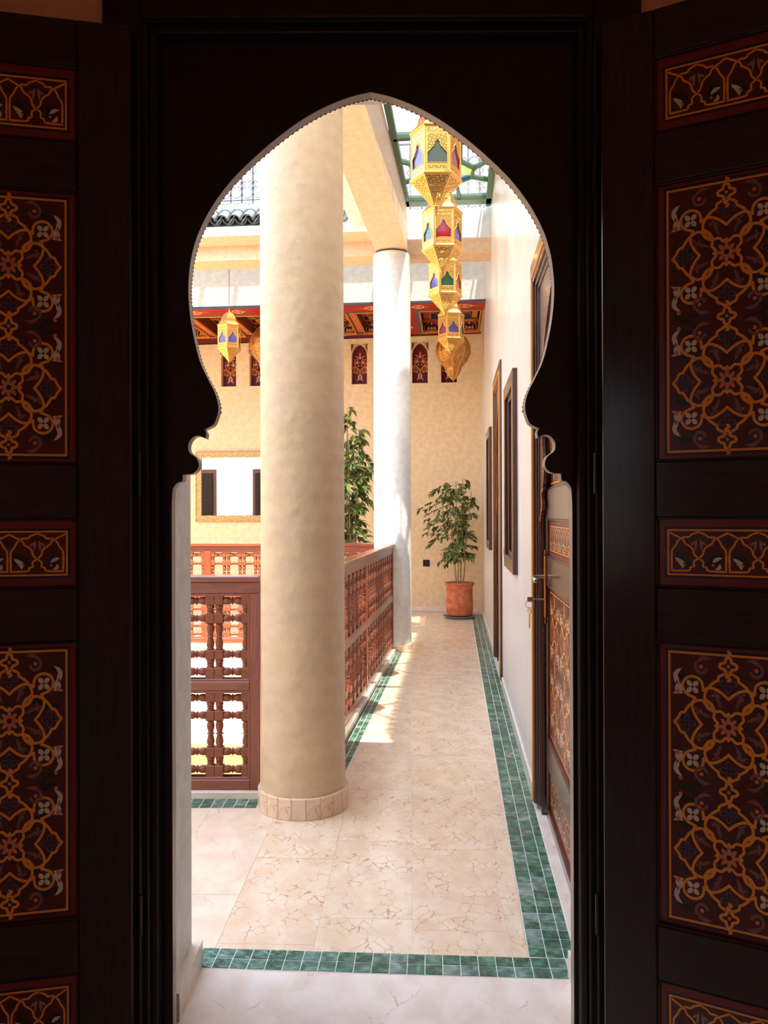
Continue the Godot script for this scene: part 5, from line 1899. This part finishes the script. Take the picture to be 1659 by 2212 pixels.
func fig(label: String, at: Vector3, seed_: int, stems: int, height: float, spread: float, count: int, leaf_len: float, bare: float, pot_r: float, pot_label: String) -> void:
	var r := RandomNumberGenerator.new()
	r.seed = seed_
	var pot := thing("flower_pot", pot_label, "flowerpot", Transform3D(Basis(), at))
	var s := pot_r / 0.19
	var m := Mb.new()
	m.lathe([Vector2(0.0, 0.035), Vector2(0.150, 0.035), Vector2(0.163, 0.05), Vector2(0.172, 0.1), Vector2(0.174, 0.2), Vector2(0.168, 0.33), Vector2(0.170, 0.40), Vector2(0.178, 0.425), Vector2(0.190, 0.435), Vector2(0.193, 0.448), Vector2(0.188, 0.460), Vector2(0.178, 0.462), Vector2(0.170, 0.452), Vector2(0.166, 0.41), Vector2(0.164, 0.395)].map(func(p: Vector2) -> Vector2: return p * s), 48)
	put("pot_body", m, mats["terracotta"], pot)
	m = Mb.new()
	m.lathe([Vector2(0.165, 0.40), Vector2(0.08, 0.408), Vector2(0.0, 0.41)].map(func(p: Vector2) -> Vector2: return p * s), 24)
	put("soil", m, mats["soil"], pot)
	var dish := thing("saucer", "dark clay saucer under the " + pot_label, "saucer", Transform3D(Basis(), at))
	m = Mb.new()
	m.lathe([Vector2(0.0, 0.002), Vector2(0.175, 0.002), Vector2(0.205, 0.034), Vector2(0.212, 0.036), Vector2(0.212, 0.042), Vector2(0.200, 0.042), Vector2(0.178, 0.02), Vector2(0.0, 0.018)].map(func(p: Vector2) -> Vector2: return p * Vector2(s, 1.0) * Vector2(1, 0.8)), 48)
	put("dish", m, mats["saucer_clay"], dish)
	var o := thing("fig_tree", label, "potted tree", Transform3D(Basis(), at + Vector3(0, 0.413 * s, 0)))
	var twigs := []
	for k in stems:
		var a := TAU * k / stems + r.randf() * 0.8
		var foot := Vector3(cos(a), 0, sin(a)) * 0.035
		var path := [foot]
		var lean := Vector3(cos(a), 0, sin(a)) * r.randf_range(0.05, 0.16) * spread / 0.4
		var hh := height * r.randf_range(0.78, 1.0)
		for j in range(1, 9):
			var u := j / 8.0
			path.append(foot + Vector3(0, hh * u, 0) + lean * u + Vector3(r.randf_range(-1, 1), 0, r.randf_range(-1, 1)) * 0.012)
		m = Mb.new()
		for j in 8:
			m.tube([path[j], path[j + 1]], lerpf(0.0105, 0.004, j / 8.0), 7)
		put("stem", m, mats["bark"], o)
		# drooping side twigs, longer in the middle of the crown
		var nt := int(19.0 * height)
		for j in nt:
			var u := lerpf(bare, 1.0, (j + r.randf()) / nt)
			var f := u * 8.0
			var q: Vector3 = (path[int(minf(f, 7.0))] as Vector3).lerp(path[int(minf(f, 7.0)) + 1], f - int(minf(f, 7.0)))
			var b := r.randf() * TAU
			var l := spread * r.randf_range(0.35, 1.0) * (0.45 + 0.85 * sin(PI * clampf((u - bare) / (1.0 - bare) * 0.85 + 0.12, 0, 1)))
			twigs.append([q, Vector3(cos(b), 0, sin(b)), l * (0.45 if cos(b) > 0.0 else 1.2)])
	m = Mb.new()
	var spots := []
	for t in twigs:
		var pts := []
		for j in 5:
			var u := j / 4.0
			pts.append(t[0] + t[1] * t[2] * u + Vector3(0, t[2] * (0.35 * u - 0.62 * u * u), 0))
		m.tube(pts, 0.0016, 4)
		spots.append([pts, t[1]])
	put("twigs", m, mats["bark"], o)
	var shape := leaf_mesh()
	var rest := [[], [], [], []]
	for k in count:
		var sp = spots[r.randi() % spots.size()]
		var u := sqrt(r.randf()) * 3.999
		var q: Vector3 = (sp[0][int(u)] as Vector3).lerp(sp[0][int(u) + 1], u - int(u))
		var out: Vector3 = (sp[1] as Vector3).rotated(Vector3.UP, r.randf_range(-1.2, 1.2))
		var dir := (out + Vector3(0, r.randf_range(-1.1, 0.15), 0)).normalized()
		var sidev := dir.cross(Vector3.UP).normalized().rotated(dir, r.randf_range(-0.7, 0.7))
		var l := leaf_len * r.randf_range(0.7, 1.2)
		var basis_ := Basis(sidev, dir.cross(sidev) * -1.0 if dir.cross(sidev).y < 0 else dir.cross(sidev), dir)
		if basis_.determinant() < 0:
			basis_.x = -basis_.x
		var xf := Transform3D(basis_.scaled(Vector3.ONE * l), q)
		var tone: int = [0, 0, 1, 1, 2, 3][r.randi() % 6]
		var tip: Vector3 = at + q + dir * l
		if tip.x > wall_x(-tip.z) - 0.05:
			continue
		if k < 290:
			put("leaf", shape, mats["leaf_%d" % tone], o, xf)
		else:
			rest[tone].append(xf)
	for tone in 4:
		if rest[tone].size():
			var mm := MultiMesh.new()
			mm.transform_format = MultiMesh.TRANSFORM_3D
			mm.mesh = shape
			mm.instance_count = rest[tone].size()
			for k in rest[tone].size():
				mm.set_instance_transform(k, rest[tone][k])
			var mi := MultiMeshInstance3D.new()
			mi.multimesh = mm
			mi.material_override = mats["leaf_%d" % tone]
			mi.set_meta("kind", "stuff")
			add_named(mi, "foliage", o)


func build_plants() -> void:
	fig("small leafy fig with slender stems in the terracotta pot at the end of the gallery", V(0.975, 0, 10.2), 5, 4, 1.44, 0.36, 1350, 0.072, 0.26, 0.19, "terracotta pot at the end of the gallery")
	fig("tall dense dark-leaved fig seen between the two columns", V(-0.40, 0, 9.5), 12, 5, 2.12, 0.42, 1500, 0.10, 0.28, 0.23, "terracotta pot behind the far balustrade")


# ---------------------------------------------------------------- small things

func build_small_things() -> void:
	var k := sqrt(1.0 + WALL_K * WALL_K)
	var rw := right_wall()
	var o := thing("light_switch", "slim black light switch on the right wall between the near window and the far door", "switch", rw * Transform3D(Basis(), Vector3(5.78 * k, 1.07, 0)))
	put("plate", span(-0.043, 0.043, -0.043, 0.043, -0.01, 0.0, 0.003), mats["black_plastic"], o)
	put("rocker", span(-0.025, 0.025, -0.028, 0.028, -0.014, -0.008, 0.003), mats["black_plastic"], o)
	var ew := along(Vector2(1.40, 10.85), Vector2(-6.6, 10.85 + 8.0 * WALL_K))
	o = thing("power_socket", "square black power socket low on the end wall, left of the potted fig", "socket", ew * Transform3D(Basis(), Vector3((1.40 - 0.585) * k, 0.665, 0)))
	put("plate", span(-0.046, 0.046, -0.046, 0.046, -0.01, 0.0, 0.003), mats["black_plastic"], o)
	var m := Mb.new()
	m.xf = Transform3D(Basis(Vector3.RIGHT, -PI / 2), Vector3(0, 0, -0.01))
	m.lathe([Vector2(0.028, 0), Vector2(0.028, 0.003), Vector2(0.022, 0.003), Vector2(0.021, -0.008), Vector2(0, -0.008)], 20)
	put("well", m, mats["black_plastic"], o)
